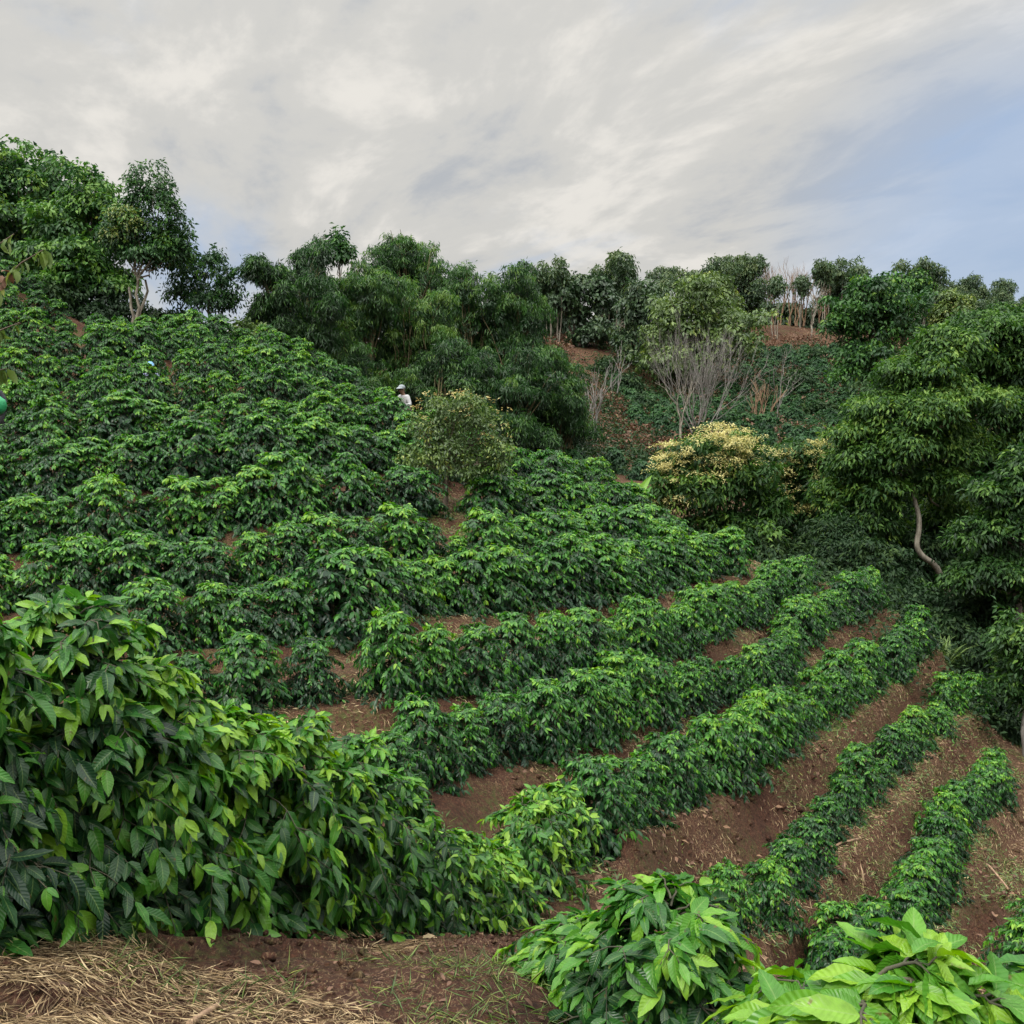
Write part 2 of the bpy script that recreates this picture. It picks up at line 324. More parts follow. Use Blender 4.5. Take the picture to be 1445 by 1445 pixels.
def ground_mat():
    m, t, o = new_mat('red_soil')
    g = t.nodes.new('ShaderNodeNewGeometry')
    def nz(scale, det=6, rough=.55, dist=0, sc3=(1, 1, 1)):
        mp = t.nodes.new('ShaderNodeMapping'); mp.inputs['Scale'].default_value = sc3; t.links.new(g.outputs['Position'], mp.inputs[0])
        n = t.nodes.new('ShaderNodeTexNoise'); n.inputs['Scale'].default_value = scale; n.inputs['Detail'].default_value = det
        n.inputs['Roughness'].default_value = rough; n.inputs['Distortion'].default_value = dist
        t.links.new(mp.outputs[0], n.inputs['Vector']); return n.outputs['Fac']
    base = rgbramp(t, nz(1.1, 10, .68), [(.22, (.028, .014, .009)), (.48, (.070, .031, .019))])
    fine = rgbramp(t, nz(24, 5, .7), [(.3, (.42, .42, .42)), (.55, (1.0, .98, .96)), (.74, (1.9, 1.75, 1.5))])
    mul = t.nodes.new('ShaderNodeMix'); mul.data_type = 'RGBA'; mul.blend_type = 'MULTIPLY'; mul.inputs[0].default_value = 1
    t.links.new(base, mul.inputs[6]); t.links.new(fine, mul.inputs[7])
    # litter of straw and leaves trodden into the soil
    lit = rgbramp(t, nz(38, 3, .6, 2.2, (1, .35, 1)), [(.54, (0, 0, 0)), (.64, (1, 1, 1))])
    patch = rgbramp(t, nz(.55, 5, .6), [(.34, (0, 0, 0)), (.56, (1, 1, 1))])
    pm = t.nodes.new('ShaderNodeMath'); pm.operation = 'MULTIPLY'; t.links.new(lit, pm.inputs[0]); t.links.new(patch, pm.inputs[1])
    m2 = t.nodes.new('ShaderNodeMix'); m2.data_type = 'RGBA'; t.links.new(pm.outputs[0], m2.inputs[0]); t.links.new(mul.outputs[2], m2.inputs[6]); m2.inputs[7].default_value = (.23, .155, .085, 1)
    # thin moss and seedlings
    gp = rgbramp(t, nz(.8, 7, .65), [(.47, (0, 0, 0)), (.64, (.75, .75, .75))])
    gl = rgbramp(t, nz(17, 4, .7), [(.45, (0, 0, 0)), (.6, (1, 1, 1))])
    gm = t.nodes.new('ShaderNodeMath'); gm.operation = 'MULTIPLY'; t.links.new(gp, gm.inputs[0]); t.links.new(gl, gm.inputs[1])
    m3 = t.nodes.new('ShaderNodeMix'); m3.data_type = 'RGBA'; t.links.new(gm.outputs[0], m3.inputs[0]); t.links.new(m2.outputs[2], m3.inputs[6]); m3.inputs[7].default_value = (.065, .085, .022, 1)
    b = t.nodes.new('ShaderNodeBsdfPrincipled'); b.inputs['Roughness'].default_value = .95; b.inputs['Specular IOR Level'].default_value = .2
    t.links.new(m3.outputs[2], b.inputs['Base Color'])
    bp = t.nodes.new('ShaderNodeBump'); bp.inputs['Strength'].default_value = 1.0; bp.inputs['Distance'].default_value = .09
    t.links.new(nz(14, 8, .7), bp.inputs['Height']); t.links.new(bp.outputs[0], b.inputs['Normal'])
    t.links.new(b.outputs[0], o.inputs[0]); return m
M['soil'] = ground_mat()

# ------------------------------------------------------------------ mesh helpers
def np_mesh(name, V, faces, mat, attr=None, smooth=True):
    """faces: list of integer arrays (k, 3) or (k, 4)"""
    me = bpy.data.meshes.new(name)
    V = np.asarray(V, np.float32)
    me.vertices.add(len(V)); me.vertices.foreach_set('co', V.ravel())
    faces = [np.asarray(f, np.int32) for f in faces if len(f)]
    nl = sum(f.size for f in faces); npoly = sum(len(f) for f in faces)
    me.loops.add(nl); me.polygons.add(npoly)
    me.loops.foreach_set('vertex_index', np.concatenate([f.ravel() for f in faces]))
    st = []; o = 0
    for f in faces:
        st.append(o + np.arange(len(f), dtype=np.int32)*f.shape[1]); o += f.size
    me.polygons.foreach_set('loop_start', np.concatenate(st).astype(np.int32))
    me.polygons.foreach_set('use_smooth', np.full(npoly, smooth))
    me.update(calc_edges=True)
    if attr is not None:
        a = me.attributes.new('leaf', 'FLOAT_VECTOR', 'POINT'); a.data.foreach_set('vector', np.asarray(attr, np.float32).ravel())
    me.materials.append(mat)
    return me
def link(name, data, parent=None, loc=None):
    o = bpy.data.objects.new(name, data); col.objects.link(o)
    if parent is not None: o.parent = parent
    if loc is not None: o.location = loc
    return o
def tag(o, label=None, cat=None, group=None, kind=None):
    if label: o['label'] = label
    if cat: o['category'] = cat
    if group: o['group'] = group
    if kind: o['kind'] = kind
    return o
def thing(name, loc, label, cat, group=None, rz=0, scale=1):
    o = link(name, None, None, loc); o.empty_display_size = .2
    o.rotation_euler = (0, 0, rz)
    o.scale = (scale,)*3 if isinstance(scale, (int, float)) else scale
    return tag(o, label, cat, group)

def wid(v, p=.8): return np.sin(np.pi*np.clip(v, 0, 1)**p)**.85
_v0 = np.array([0.0, .12, .27, .43, .58, .72, .84, .93, 1.0]); _u0 = np.array([-1, -.5, 0, .5, 1])
T0u = np.tile(_u0, len(_v0)); T0v = np.repeat(_v0, 5)
T0f = np.array([[i*5+j, i*5+j+1, (i+1)*5+j+1, (i+1)*5+j] for i in range(len(_v0)-1) for j in range(4)])
T1u = np.array([0, -1, 0, 1, -1, 0, 1, 0.]); T1v = np.array([0, .3, .3, .3, .66, .66, .66, 1.])
T1t = np.array([[0, 3, 2], [0, 2, 1], [4, 5, 7], [5, 6, 7]]); T1q = np.array([[1, 2, 5, 4], [2, 3, 6, 5]])
T2u = np.array([0, 1, 0, -1.]); T2v = np.array([0, .42, 1., .42]); T2t = np.array([[0, 1, 2], [0, 2, 3]])
class Leaves:
    def __init__(s): s.a = []
    def add(s, P, D, Nn, L, W, age, droop=.25, fold=.25):
        n = len(P); f = lambda x: np.broadcast_to(np.asarray(x, float), (n,)).copy()
        s.a.append((np.asarray(P, float), nrm(np.asarray(D, float)), np.asarray(Nn, float), f(L), f(W), f(age), f(droop), f(fold)))
    def count(s): return sum(len(a[0]) for a in s.a)
    def mesh(s, name, mat, lod, g=None):
        P, D, Nn, L, W, age, dr, fo = [np.concatenate([a[k] for a in s.a]) for k in range(8)]
        S = nrm(np.cross(D, Nn)); Nn = np.cross(S, D)
        u, v = (T0u, T0v) if lod == 0 else (T1u, T1v) if lod == 1 else (T2u, T2v)
        wd = wid(v) if lod < 2 else np.ones(4)
        n = len(P); k = len(u)
        off_s = u*wd                                     # (k,)
        zz = fo[:, None]*np.abs(off_s)[None]*W[:, None]*.5 - dr[:, None]*L[:, None]*(v**2)[None]
        if lod == 0:
            ph = rng.random(n)*6.28
            zz = zz + (np.abs(u)**1.5*wd)[None]*np.sin(v[None]*24+ph[:, None]+np.sign(u)[None])*W[:, None]*.09
        al = v[None]*(1-.35*dr[:, None]*v[None]**2); sb = (rng.normal(0, .11, n)*L)[:, None]*(v**2)[None]
        V = P[:, None] + D[:, None]*(L[:, None]*al)[..., None] + S[:, None]*(W[:, None]*.5*off_s[None] + sb)[..., None] + Nn[:, None]*zz[..., None]
        base = (np.arange(n)*k)[:, None, None]
        F = [(t[None]+base).reshape(-1, t.shape[1]) for t in ([T0f] if lod == 0 else [T1t, T1q] if lod == 1 else [T2t])]
        A = np.empty((n, k, 3)); A[..., 0] = u; A[..., 1] = v; A[..., 2] = age[:, None]
        return np_mesh(name, V.reshape(-1, 3), F, mat, A.reshape(-1, 3), True)
class Tubes:
    def __init__(s, sides=6): s.V = []; s.F = []; s.n = 0; s.k = sides
    def add(s, P, r):
        P = np.asarray(P, float); m = len(P); r = np.broadcast_to(np.asarray(r, float), (m,))
        T = nrm(np.gradient(P, axis=0)); ref = np.array((0.31, .95, 0.05)) if abs(T[:, 2]).mean() > .6 else np.array((0, 0, 1.))
        A = nrm(np.cross(T, ref)); B = np.cross(T, A)
        th = np.arange(s.k)/s.k*2*np.pi
        ring = P[:, None] + (A[:, None]*np.cos(th)[None, :, None] + B[:, None]*np.sin(th)[None, :, None])*r[:, None, None]
        i = np.arange(m-1)[:, None]*s.k; j = np.arange(s.k)[None]; j2 = (j+1) % s.k
        s.F.append(np.stack([i+j, i+j2, i+s.k+j2, i+s.k+j], -1).reshape(-1, 4) + s.n)
        s.V.append(ring.reshape(-1, 3)); s.n += m*s.k
    def mesh(s, name, mat): return np_mesh(name, np.concatenate(s.V), s.F, mat)
def curve(a, b, n=6, sag=0.0, wob=0.0):
    a = np.asarray(a, float); b = np.asarray(b, float); t = np.linspace(0, 1, n)[:, None]
    P = a + (b-a)*t; L = np.linalg.norm(b-a)
    P[:, 2] += sag*L*4*(t[:, 0]*(1-t[:, 0]))
    if wob: P[1:-1] += rng.normal(0, wob*L, (n-2, 3))*np.array((1, 1, .4))
    return P
UP = np.array((0, 0, 1.))

# ------------------------------------------------------------------ the ground sheet
def axis(lo, hi, step, far, grow):
    a = list(np.arange(lo, hi+1e-6, step)); s = step; x = hi; y = lo
    while x < far: s = s*grow; x += s; a.append(x)
    s = step
    while y > -far: s = s*grow; y -= s; a.insert(0, y)
    return np.array(a)
gxs = axis(-13, 15, .16, 4000, 1.085); gys = axis(1, 31, .16, 4000, 1.075)
GX, GY = np.meshgrid(gxs, gys); GZ = ground_h(GX, GY)
ni, nj = GX.shape
ii = (np.arange(ni-1)[:, None]*nj + np.arange(nj-1)[None]).ravel()
gme = np_mesh('ground', np.stack([GX.ravel(), GY.ravel(), GZ], 1), [np.stack([ii, ii+1, ii+nj+1, ii+nj], 1)], M['soil'])
tag(link('ground', gme), kind='structure')

# ------------------------------------------------------------------ coffee bushes
def bush_meshes(H, Rb, nb, pairs, LL, lod, mats, seed, boost=0.0, tipb=.0, mess=.22):
    global rng
    keep = rng; rng = np.random.default_rng(seed)
    lv = Leaves(); tb = Tubes(5 if lod else 7)
    stems = []
    for k in range(3):
        a = rng.random()*6.28; top = np.array((math.cos(a)*.13*Rb, math.sin(a)*.13*Rb, H*(.92+.08*rng.random())))
        P = curve((math.cos(a)*.05, math.sin(a)*.05, -.08), top, 7, 0, .03); tb.add(P, np.linspace(.022, .006, 7)); stems.append(P)
    az = rng.random()*6.28
    for k in range(nb):
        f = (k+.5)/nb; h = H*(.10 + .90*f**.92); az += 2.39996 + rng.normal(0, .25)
        prof = max(.05, 1-((h/H-.32)/.72)**2)**.72 * (1 if h > .3*H else .80+.2*h/(.3*H))
        ln = Rb*prof*(.82+.36*rng.random())
        P0 = stems[k % 3]; q = np.interp(h, P0[:, 2], P0[:, 0]), np.interp(h, P0[:, 2], P0[:, 1])
        o = np.array((q[0], q[1], h)); dirh = np.array((math.cos(az), math.sin(az), 0))
        rise = .12 + .55*f**2; t = np.linspace(0, 1, 7)[:, None]
        P = o + dirh*ln*t + UP*np.maximum(.10-h, ln*(rise*1.35*t - (.52+.25*rng.random())*t*t)) + rng.normal(0, .012, (7, 3))*t
        tb.add(P, np.linspace(.0055, .002, 7))
        T = nrm(np.gradient(P, axis=0))
        np_ = pairs + rng.integers(-1, 2)
        tt = np.linspace(.30, 1.0, np_) + rng.normal(0, .015, np_); tt = np.clip(tt, 0, 1)
        pos = np.stack([np.interp(tt, t[:, 0], P[:, c]) for c in range(3)], 1); tg = nrm(np.stack([np.interp(tt, t[:, 0], T[:, c]) for c in range(3)], 1))
        side = nrm(np.cross(tg, UP))
        bage_lit = .52*f - .09 + boost + .12*rng.normal()  # younger leaves higher up; height term also paints shaded base and lit top
        for sg in (-1, 1):
            n = np_
            a = tt[:, None]
            dn = (.50+.85*rng.random((n, 1)))*(1.08-.5*f)
            D = side*sg*(.85-.35*a**3) + tg*(.35+.7*a**4) - UP*dn + rng.normal(0, mess, (n, 3))
            Nn = UP + dirh*.55 + rng.normal(0, .25, (n, 3))
            L = LL*(1.12-.25*f)*(.62+.6*rng.random(n))*np.where(tt > .93, .62, 1); age = np.clip(.10+bage_lit + .24*(tt > .72)+ (.30+tipb)*(tt > .9)*rng.random(n) + rng.normal(0, .07, n), 0, 1)
            lv.add(pos, D, Nn, L, L*(.35+.06*rng.random(n)), age, .10+.50*rng.random(n)**1.5, .1+.45*rng.random(n))
        # short side shoots
        for q in range(3):
            j = 2+rng.integers(0, 4); sd_ = side[min(len(side)-1, j)]*(1 if q % 2 else -1); Ls = ln*(.25+.25*rng.random()); dv = nrm(sd_*.9 + T[j]*.7 + UP*(.05+.3*rng.random()))
            Q = P[j] + dv*Ls*t + UP*(-.55*Ls*t*t); n = 5; a = np.array([.35, .55, .72, .88, 1.0])
            pos = np.stack([np.interp(a, t[:, 0], Q[:, c]) for c in range(3)], 1); s2 = nrm(np.cross(dv, UP))
            tb.add(Q[::2], np.linspace(.003, .0015, 4))
            for sg in (-1, 1):
                D = s2*sg*(.85-.45*a[:, None]**3) + dv*(.4+.6*a[:, None]**3) - UP*(.45+.8*rng.random((n, 1)))*(1.05-.45*f) + rng.normal(0, mess, (n, 3))
                L = LL*(1.1-.2*f)*(.58+.6*rng.random(n)); age = np.clip(.14+bage_lit+(.34+tipb)*(a > .8)*rng.random(n)+rng.normal(0, .07, n), 0, 1)
                lv.add(pos, D, UP + dirh*.45 + rng.normal(0, .25, (n, 3)), L, L*(.35+.06*rng.random(n)), age, .10+.50*rng.random(n)**1.5, .1+.45*rng.random(n))
    # leaf tuft on top of each stem
    for P in stems:
        n = 12; a = rng.random(n)*6.28; D = np.stack([np.cos(a), np.sin(a), -.15+.6*rng.random(n)], 1)
        L = LL*(.6+.4*rng.random(n))
        lv.add(P[-1]+rng.normal(0, .03, (n, 3)), D, UP+rng.normal(0, .3, (n, 3)), L, L*.37, np.clip(.6+.3*rng.random(n), 0, 1), .35, .25)
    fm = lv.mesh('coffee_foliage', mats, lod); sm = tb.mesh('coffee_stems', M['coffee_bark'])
    rng = keep
    return fm, sm
def put_bush(meshes, x, y, z, rz, s, label, group='coffee bushes planted in rows along the hillside'):
    t = thing('coffee_bush', (x, y, z), label, 'coffee bush', group, rz, s)
    link('foliage', meshes[0], t); link('stem', meshes[1], t)
    return t
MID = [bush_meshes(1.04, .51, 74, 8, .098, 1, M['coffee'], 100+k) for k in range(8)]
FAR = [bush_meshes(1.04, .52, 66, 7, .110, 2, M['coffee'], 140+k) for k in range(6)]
n_bush = 0
for nme, pts, h, sp in ROWS:
    P = np.array([pt(*p) for p in pts])[:, :2]
    q = resample(P, sp*(.77 if nme[3:].isdigit() and int(nme[3:]) >= 3 else 1.0)); q = q + rng.normal(0, .09, q.shape)
    zz = ground_h(q[:, 0], q[:, 1])
    for k in range(len(q)):
        ax_ = 722.5+FPX*q[k, 0]/q[k, 1]
        if (nme == 'row8' and ax_ < 16) or (nme == 'row5' and 592 < ax_ < 668): continue
        d = q[k, 1]; up_ = nme[3:].isdigit() and int(nme[3:]) >= 3; md_ = up_ and int(nme[3:]) <= 7; wd_ = 1.16 if md_ else 1.06 if up_ else 1.0; s = h/1.12*(1.16 if md_ else 1.06 if up_ else .92)*(.78+.42*rng.random())
        if (nme == 'row7' and ax_ < 34) or (nme == 'row4' and 595 < ax_ < 662): s *= .66
        if nme == 'below1' and k in (7, 12): s *= .62
        m = (MID if d < 27 else FAR)
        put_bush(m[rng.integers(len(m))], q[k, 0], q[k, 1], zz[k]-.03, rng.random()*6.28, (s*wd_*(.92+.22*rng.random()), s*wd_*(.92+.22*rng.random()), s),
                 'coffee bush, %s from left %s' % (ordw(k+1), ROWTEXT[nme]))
        n_bush += 1
print('ROW BUSHES', n_bush)
# foreground bushes, every leaf modelled
NEARTOP = [775, 1000, 818, 905, 985, 990, 1020, 1080, 1160, 1190, 1118, 1095]
NEARR = [.38, .36, .52, .44, .50, .46, .48, .48, .48, .44, .48, .46]
NLAB = ['broad leaved coffee bush cut by the left frame edge, its big pale leaf sticking in',
        'low coffee bush at the left foot of the tallest foreground bush',
        'tallest foreground coffee bush with bright lime leaves, rooted above the straw path',
        'foreground coffee bush just right of the tallest one, behind the straw path',
        'coffee bush in the foreground row with hanging yellowish leaves above the short stick',
        'coffee bush in the foreground row, third right of the tallest bush',
        'coffee bush in the foreground row, fourth right of the tallest bush',
        'coffee bush in the foreground row, fifth right of the tallest bush',
        'coffee bush in the foreground row, sixth right of the tallest bush',
        'low coffee bush third from the far end of the foreground row',
        'coffee bush second from the far end of the foreground row, above dark bank',
        'last coffee bush at the far end of the foreground row']
for i, (px, py, d) in enumerate(NEAR):
    d += .34 if d < 8 else .1
    p = pt(px, NEAR[i][1], NEAR[i][2])*np.array((d/NEAR[i][2], 0, 0)) + np.array((0, d, 0)); z = gz(p[0], p[1]); top = pt(px, NEARTOP[i], d)[2]; H = max(.6, top-z-.09)
    lod = 0 if d < 7.2 else 1
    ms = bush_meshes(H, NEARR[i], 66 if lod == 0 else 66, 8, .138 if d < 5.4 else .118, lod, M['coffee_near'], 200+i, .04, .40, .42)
    put_bush(ms, p[0], p[1], z-.03, random.random()*6, 1, NLAB[i], 'foreground coffee bushes above the straw path')
for (x, y, top, Rr, LL, sd, lb) in [(.68, 3.95, -2.02, .56, .17, 301, 'glossy coffee bush at the bottom centre, below the path edge'),
                                    (.36, 4.7, -2.50, .44, .16, 302, 'small coffee bush behind and left of the bottom centre bush'),
                                    (.78, 1.92, -1.14, .52, .17, 303, 'nearest coffee bush with large lime leaves at the bottom right'),
                                    (1.22, 2.1, -1.22, .38, .17, 304, 'coffee bush in the bottom right corner with one upright pale leaf')]:
    z = gz(x, y); H = top-z
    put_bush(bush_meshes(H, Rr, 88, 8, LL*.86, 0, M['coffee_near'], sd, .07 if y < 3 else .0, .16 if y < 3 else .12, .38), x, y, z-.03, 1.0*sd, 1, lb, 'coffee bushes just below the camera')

# ------------------------------------------------------------------ trees
def sample_lobes(lobes, n, top_bias=.35, shell=.72):
    c = np.array([l[0] for l in lobes]); r = np.array([l[1] for l in lobes])
    wgt = (r[:, 0]*r[:, 1]+r[:, 0]*r[:, 2]+r[:, 1]*r[:, 2]); wgt = wgt/wgt.sum()
    k = rng.choice(len(lobes), n, p=wgt)
    d = nrm(rng.normal(size=(n, 3))+np.array((0, 0, top_bias)))
    rad = shell + (1.04-shell)*rng.random((n, 1))
    bump = 1 + .13*np.sin(d[:, :1]*7+k[:, None]*2.1)*np.sin(d[:, 1:2]*6+k[:, None]) + .10*np.sin(d[:, 2:]*11+k[:, None]*1.3)
    return c[k] + d*r[k]*rad*bump, d, k
def crown_leaves(lobes, n, per, LL, ww, spray, droop=.3, down=.5, age0=.45, agev=.18, shell=.72, flat=.5, bias=.35, agetop=.18):
    """leaf sprays: little umbrellas of leaves scattered over the crown's lobes"""
    lv = Leaves()
    P, d, k = sample_lobes(lobes, n, bias, shell)
    nr = nrm(d*(1-flat)+UP*flat+rng.normal(0, .22, (n, 3)))
    A = nrm(np.cross(nr, rng.normal(size=(n, 3)))); B = np.cross(nr, A)
    sage = age0 + rng.normal(0, agev, n) + agetop*d[:, 2]  # new growth plus painted light: upward-facing sprays get a paler tone
    th = rng.random((n, per))*6.283; rr = np.sqrt(rng.random((n, per)))*spray*(.6+.8*rng.random((n, 1)))
    rad = A[:, None]*np.cos(th)[..., None] + B[:, None]*np.sin(th)[..., None]
    pos = P[:, None] + rad*rr[..., None] - nr[:, None]*(rr**2/spray*.45)[..., None] + rng.normal(0, spray*.18, (n, per, 3))
    D = rad*.8 + nr[:, None]*.15 - UP*down*(.5+rng.random((n, per, 1))) + rng.normal(0, .3, (n, per, 3))
    Nn = nr[:, None] + rng.normal(0, .3, (n, per, 3))
    L = LL*(.65+.7*rng.random((n, per)))
    age = np.clip(sage[:, None] + rng.normal(0, .09, (n, per)), 0, 1)
    m = n*per
    lv.add(pos.reshape(m, 3), D.reshape(m, 3), Nn.reshape(m, 3), L.ravel(), L.ravel()*ww, age.ravel(), droop, .25)
    return lv
def lob(L, d, base, depth=1.0, grow=1.12):
    o = []
    for l in L:
        px, py, rx, ry = l[:4]; dd = l[4] if len(l) > 4 else 0
        c = pt(px, py, d+dd)-base; k = (d+dd)/FPX*grow
        o.append((c, np.array((rx*k, rx*k*depth, ry*k))))
    return o
def split(lobes, m=5, flat=1.0, rad=(.30, .56)):
    o = []
    for c, r in lobes:
        o.append((c - UP*r[2]*.12, r*.72))
        for k in range(m):
            dv = nrm(rng.normal(size=3) + np.array((0, 0, .35))); q = rad[0] + (rad[1]-rad[0])*rng.random()
            o.append((c + dv*r*(.62+.32*rng.random()), np.array((r[:2].mean()*q*1.15, r[:2].mean()*q*1.15, min(r.mean(), r[2]*1.3)*q*flat))))
    return o
def limbs(tb, root, fork, lobes, r0, frac=.5, twigs=3):
    """limbs from the fork to every lobe, then twigs inside it"""
    for c, r in lobes:
        e = c - UP*r[2]*.25
        st = root + (fork-root)*(.72+.28*rng.random())
        P = curve(st, e, 7, -.10, .035); tb.add(P, np.linspace(r0*frac, r0*.12, 7))
        for k in range(twigs):
            b = c + nrm(rng.normal(size=3)+UP*.4)*r*.85
            tb.add(curve(P[4], b, 5, -.05, .05), np.linspace(r0*.16, r0*.04, 5))
def tree(name, label, cat, base, trunk, r0, lobes, mat, bark, n, per, LL, ww, spray, group=None, lod=2, extra=None, twigs=3, sub=5, sflat=1.0, limb=True, **kw):
    """trunk: list of polylines (local points); the last point of the first one is the fork"""
    base = np.asarray(base, float)
    t = thing(name, tuple(base), label, cat, group)
    tb = Tubes(7)
    for P in trunk:
        P = np.asarray(P, float); tb.add(P, np.linspace(r0, r0*.55, len(P)))
    if limb: limbs(tb, np.asarray(trunk[0][0]), np.asarray(trunk[0][-1]), lobes, r0, .5, twigs)
    link('trunk', tb.mesh('trunk', M[bark]), t)
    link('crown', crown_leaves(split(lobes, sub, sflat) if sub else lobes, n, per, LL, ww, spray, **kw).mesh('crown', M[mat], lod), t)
    if extra:
        for nm, ls, mt in extra: link(nm, ls.mesh(nm, M[mt], lod), t)
    return t
def foot(px, py, d, sink=.1):
    p = pt(px, py, d); return np.array((p[0], p[1], gz(p[0], p[1])-sink))
def trunk_to(base, fork_px, n=7, wob=.02):
    f = pt(*fork_px)-base
    return curve((0, 0, 0), f, n, 0, wob)

# --- upper left trees on the crest
b = foot(20, 455, 46)
L = lob([(45,248,48,36),(5,300,50,45),(62,322,48,38),(-20,250,45,40),(20,375,52,32),(-50,320,50,50),(75,280,30,26)], 46, b)
tree('broadleaf_tree', 'huge dark broadleaf tree on the crest at the far left edge', 'tree', b, [trunk_to(b, (30,400,46))], .22, L, 'dark_leaf', 'bark', 820, 26, .24, .5, .38, flat=.5, age0=.48, sub=8)
b = foot(112, 462, 44)
L = lob([(128,268,34,30),(100,318,48,30),(142,352,48,28),(92,365,48,28),(118,398,58,24),(160,300,24,22),(150,395,40,22)], 44, b)
tree('broadleaf_tree', 'bushy bright green broadleaf tree left of the pale forked trunks on the crest', 'tree', b, [trunk_to(b, (115,410,44))], .18, L, 'dark_leaf', 'bark', 760, 26, .23, .48, .36, flat=.65, age0=.72, agev=.2, sub=8, sflat=.7)
b = foot(190, 485, 41)
L = lob([(217,258,18,26),(196,285,22,24),(240,300,20,28),(186,325,34,24),(228,340,32,24),(262,335,11,20),(200,358,32,14),(184,252,7,16),(250,360,18,12),(160,318,18,16)], 41, b)
stem2 = trunk_to(b, (182,405,41)); stem3 = trunk_to(b, (205,395,41.4))
ye = crown_leaves(lob([(172,302,20,12),(190,312,16,10),(160,330,12,10)], 40.6, b), 70, 14, .15, .5, .3, age0=.78, agev=.2, flat=.7)
tree('slender_tree', 'slender tree with pale forked trunks and yellow tinged leaves on the crest', 'tree', b, [trunk_to(b, (195,380,41)), stem2, stem3], .075, L, 'dark_leaf', 'pale_bark', 620, 20, .18, .40, .30, sub=7, flat=.45, age0=.4, extra=[('young_leaves', ye, 'olive_leaf')])
b = foot(293, 480, 43)
L = lob([(292,382,34,22),(322,402,22,22),(264,388,26,20),(300,420,36,14),(338,418,14,14),(258,415,24,14),(285,365,20,12)], 43, b)
tree('slender_tree', 'small dark tree with open crown beside pale forked tree, sky showing below', 'tree', b, [trunk_to(b, (295,425,43)), trunk_to(b, (283,440,43))], .055, L, 'dark_leaf', 'pale_bark', 270, 18, .19, .4, .30, flat=.35, down=.8, age0=.3)
for k, (px, py, d, rx, ry, lb) in enumerate([(60,425,42,55,30,'dark shrub under the huge tree at the far left'), (140,440,42.5,55,28,'dark shrub in shade beneath the bushy crest tree'),
                                    (235,455,43,40,22,'dark shrub right of the pale forked trunks'), (345,478,42,38,20,'yellow green shrub between the small crest tree and the bamboo'), (-40,400,41,50,40,'dark shrub at the left frame edge on the crest')]):
    b = foot(px, py+ry, d); L = lob([(px,py,rx*.7,ry),(px-rx*.5,py+8,rx*.5,ry*.8),(px+rx*.5,py+6,rx*.5,ry*.8)], d, b)
    tree('shrub', lb, 'shrub', b, [curve((0,0,0), (0,0,.6), 4)], .06, L, 'olive_leaf' if k == 3 else 'shade_leaf', 'bark', 170, 24, .22, .45, .4, group='dark shrubs under the crest trees', age0=.35)

# --- bamboo thicket
BAM = [
 ('arching bamboo clump with drooping plume against the sky, leftmost of the thicket', (405,505,44), [(362,384,20,9),(385,396,16,15),(396,418,15,20),(378,436,18,12),(372,455,26,14),(405,470,26,22)]),
 ('bamboo clump with paired plumes left of the lone tall crown', (440,520,46), [(455,362,11,17),(440,385,22,24),(428,415,22,28),(455,430,28,30),(425,465,38,24),(450,490,40,24)]),
 ('bamboo clump below the lone tall crown', (510,545,47), [(515,402,28,16),(500,425,35,24),(532,438,28,26),(490,462,38,26),(542,410,22,18)]),
 ('tallest bamboo clump forming the peak of the thicket', (580,545,53), [(573,356,24,16),(556,378,36,22),(592,374,26,20),(612,394,20,18),(575,405,40,24),(540,420,30,24)]),
 ('bamboo clump in front of the thicket peak', (578,575,48), [(590,435,34,28),(555,458,28,34),(618,450,24,32),(600,488,36,30),(548,510,28,34),(575,530,30,26)]),
 ('bamboo clump left of centre behind the white shirted worker', (620,590,46), [(640,520,30,28),(610,540,30,26),(650,555,30,22),(590,560,26,24)]),
 ('bamboo clump under the bare dead twigs', (655,580,52), [(650,402,24,14),(652,430,34,22),(684,418,28,24),(640,465,34,28),(674,478,34,28),(665,510,32,22)]),
 ('pointed bamboo clump at the right shoulder of the thicket', (732,590,52), [(732,404,26,20),(736,436,36,24),(752,466,22,28),(708,458,30,24),(764,498,14,24),(722,492,36,24)]),
 ('broad bamboo clump low in the thicket above the small flowering tree', (712,630,47), [(682,530,34,22),(722,542,40,20),(660,556,28,18),(758,556,28,18),(742,518,30,17),(700,575,36,20)]),
 ('low bright bamboo clump at the right foot of the thicket', (785,650,50), [(800,534,24,16),(776,518,24,18),(802,562,28,16),(778,586,34,16),(816,600,13,14),(756,605,30,18)]),
 ('bamboo clump low at the left end of the thicket', (490,580,45), [(480,508,38,28),(522,538,28,24),(440,512,32,24),(562,552,24,22),(500,545,30,20)]),
 ('shaded bamboo clump right behind the small flowering tree', (720,655,45.5), [(690,592,38,20),(732,604,34,18),(760,630,28,16),(700,622,30,18)]),
]
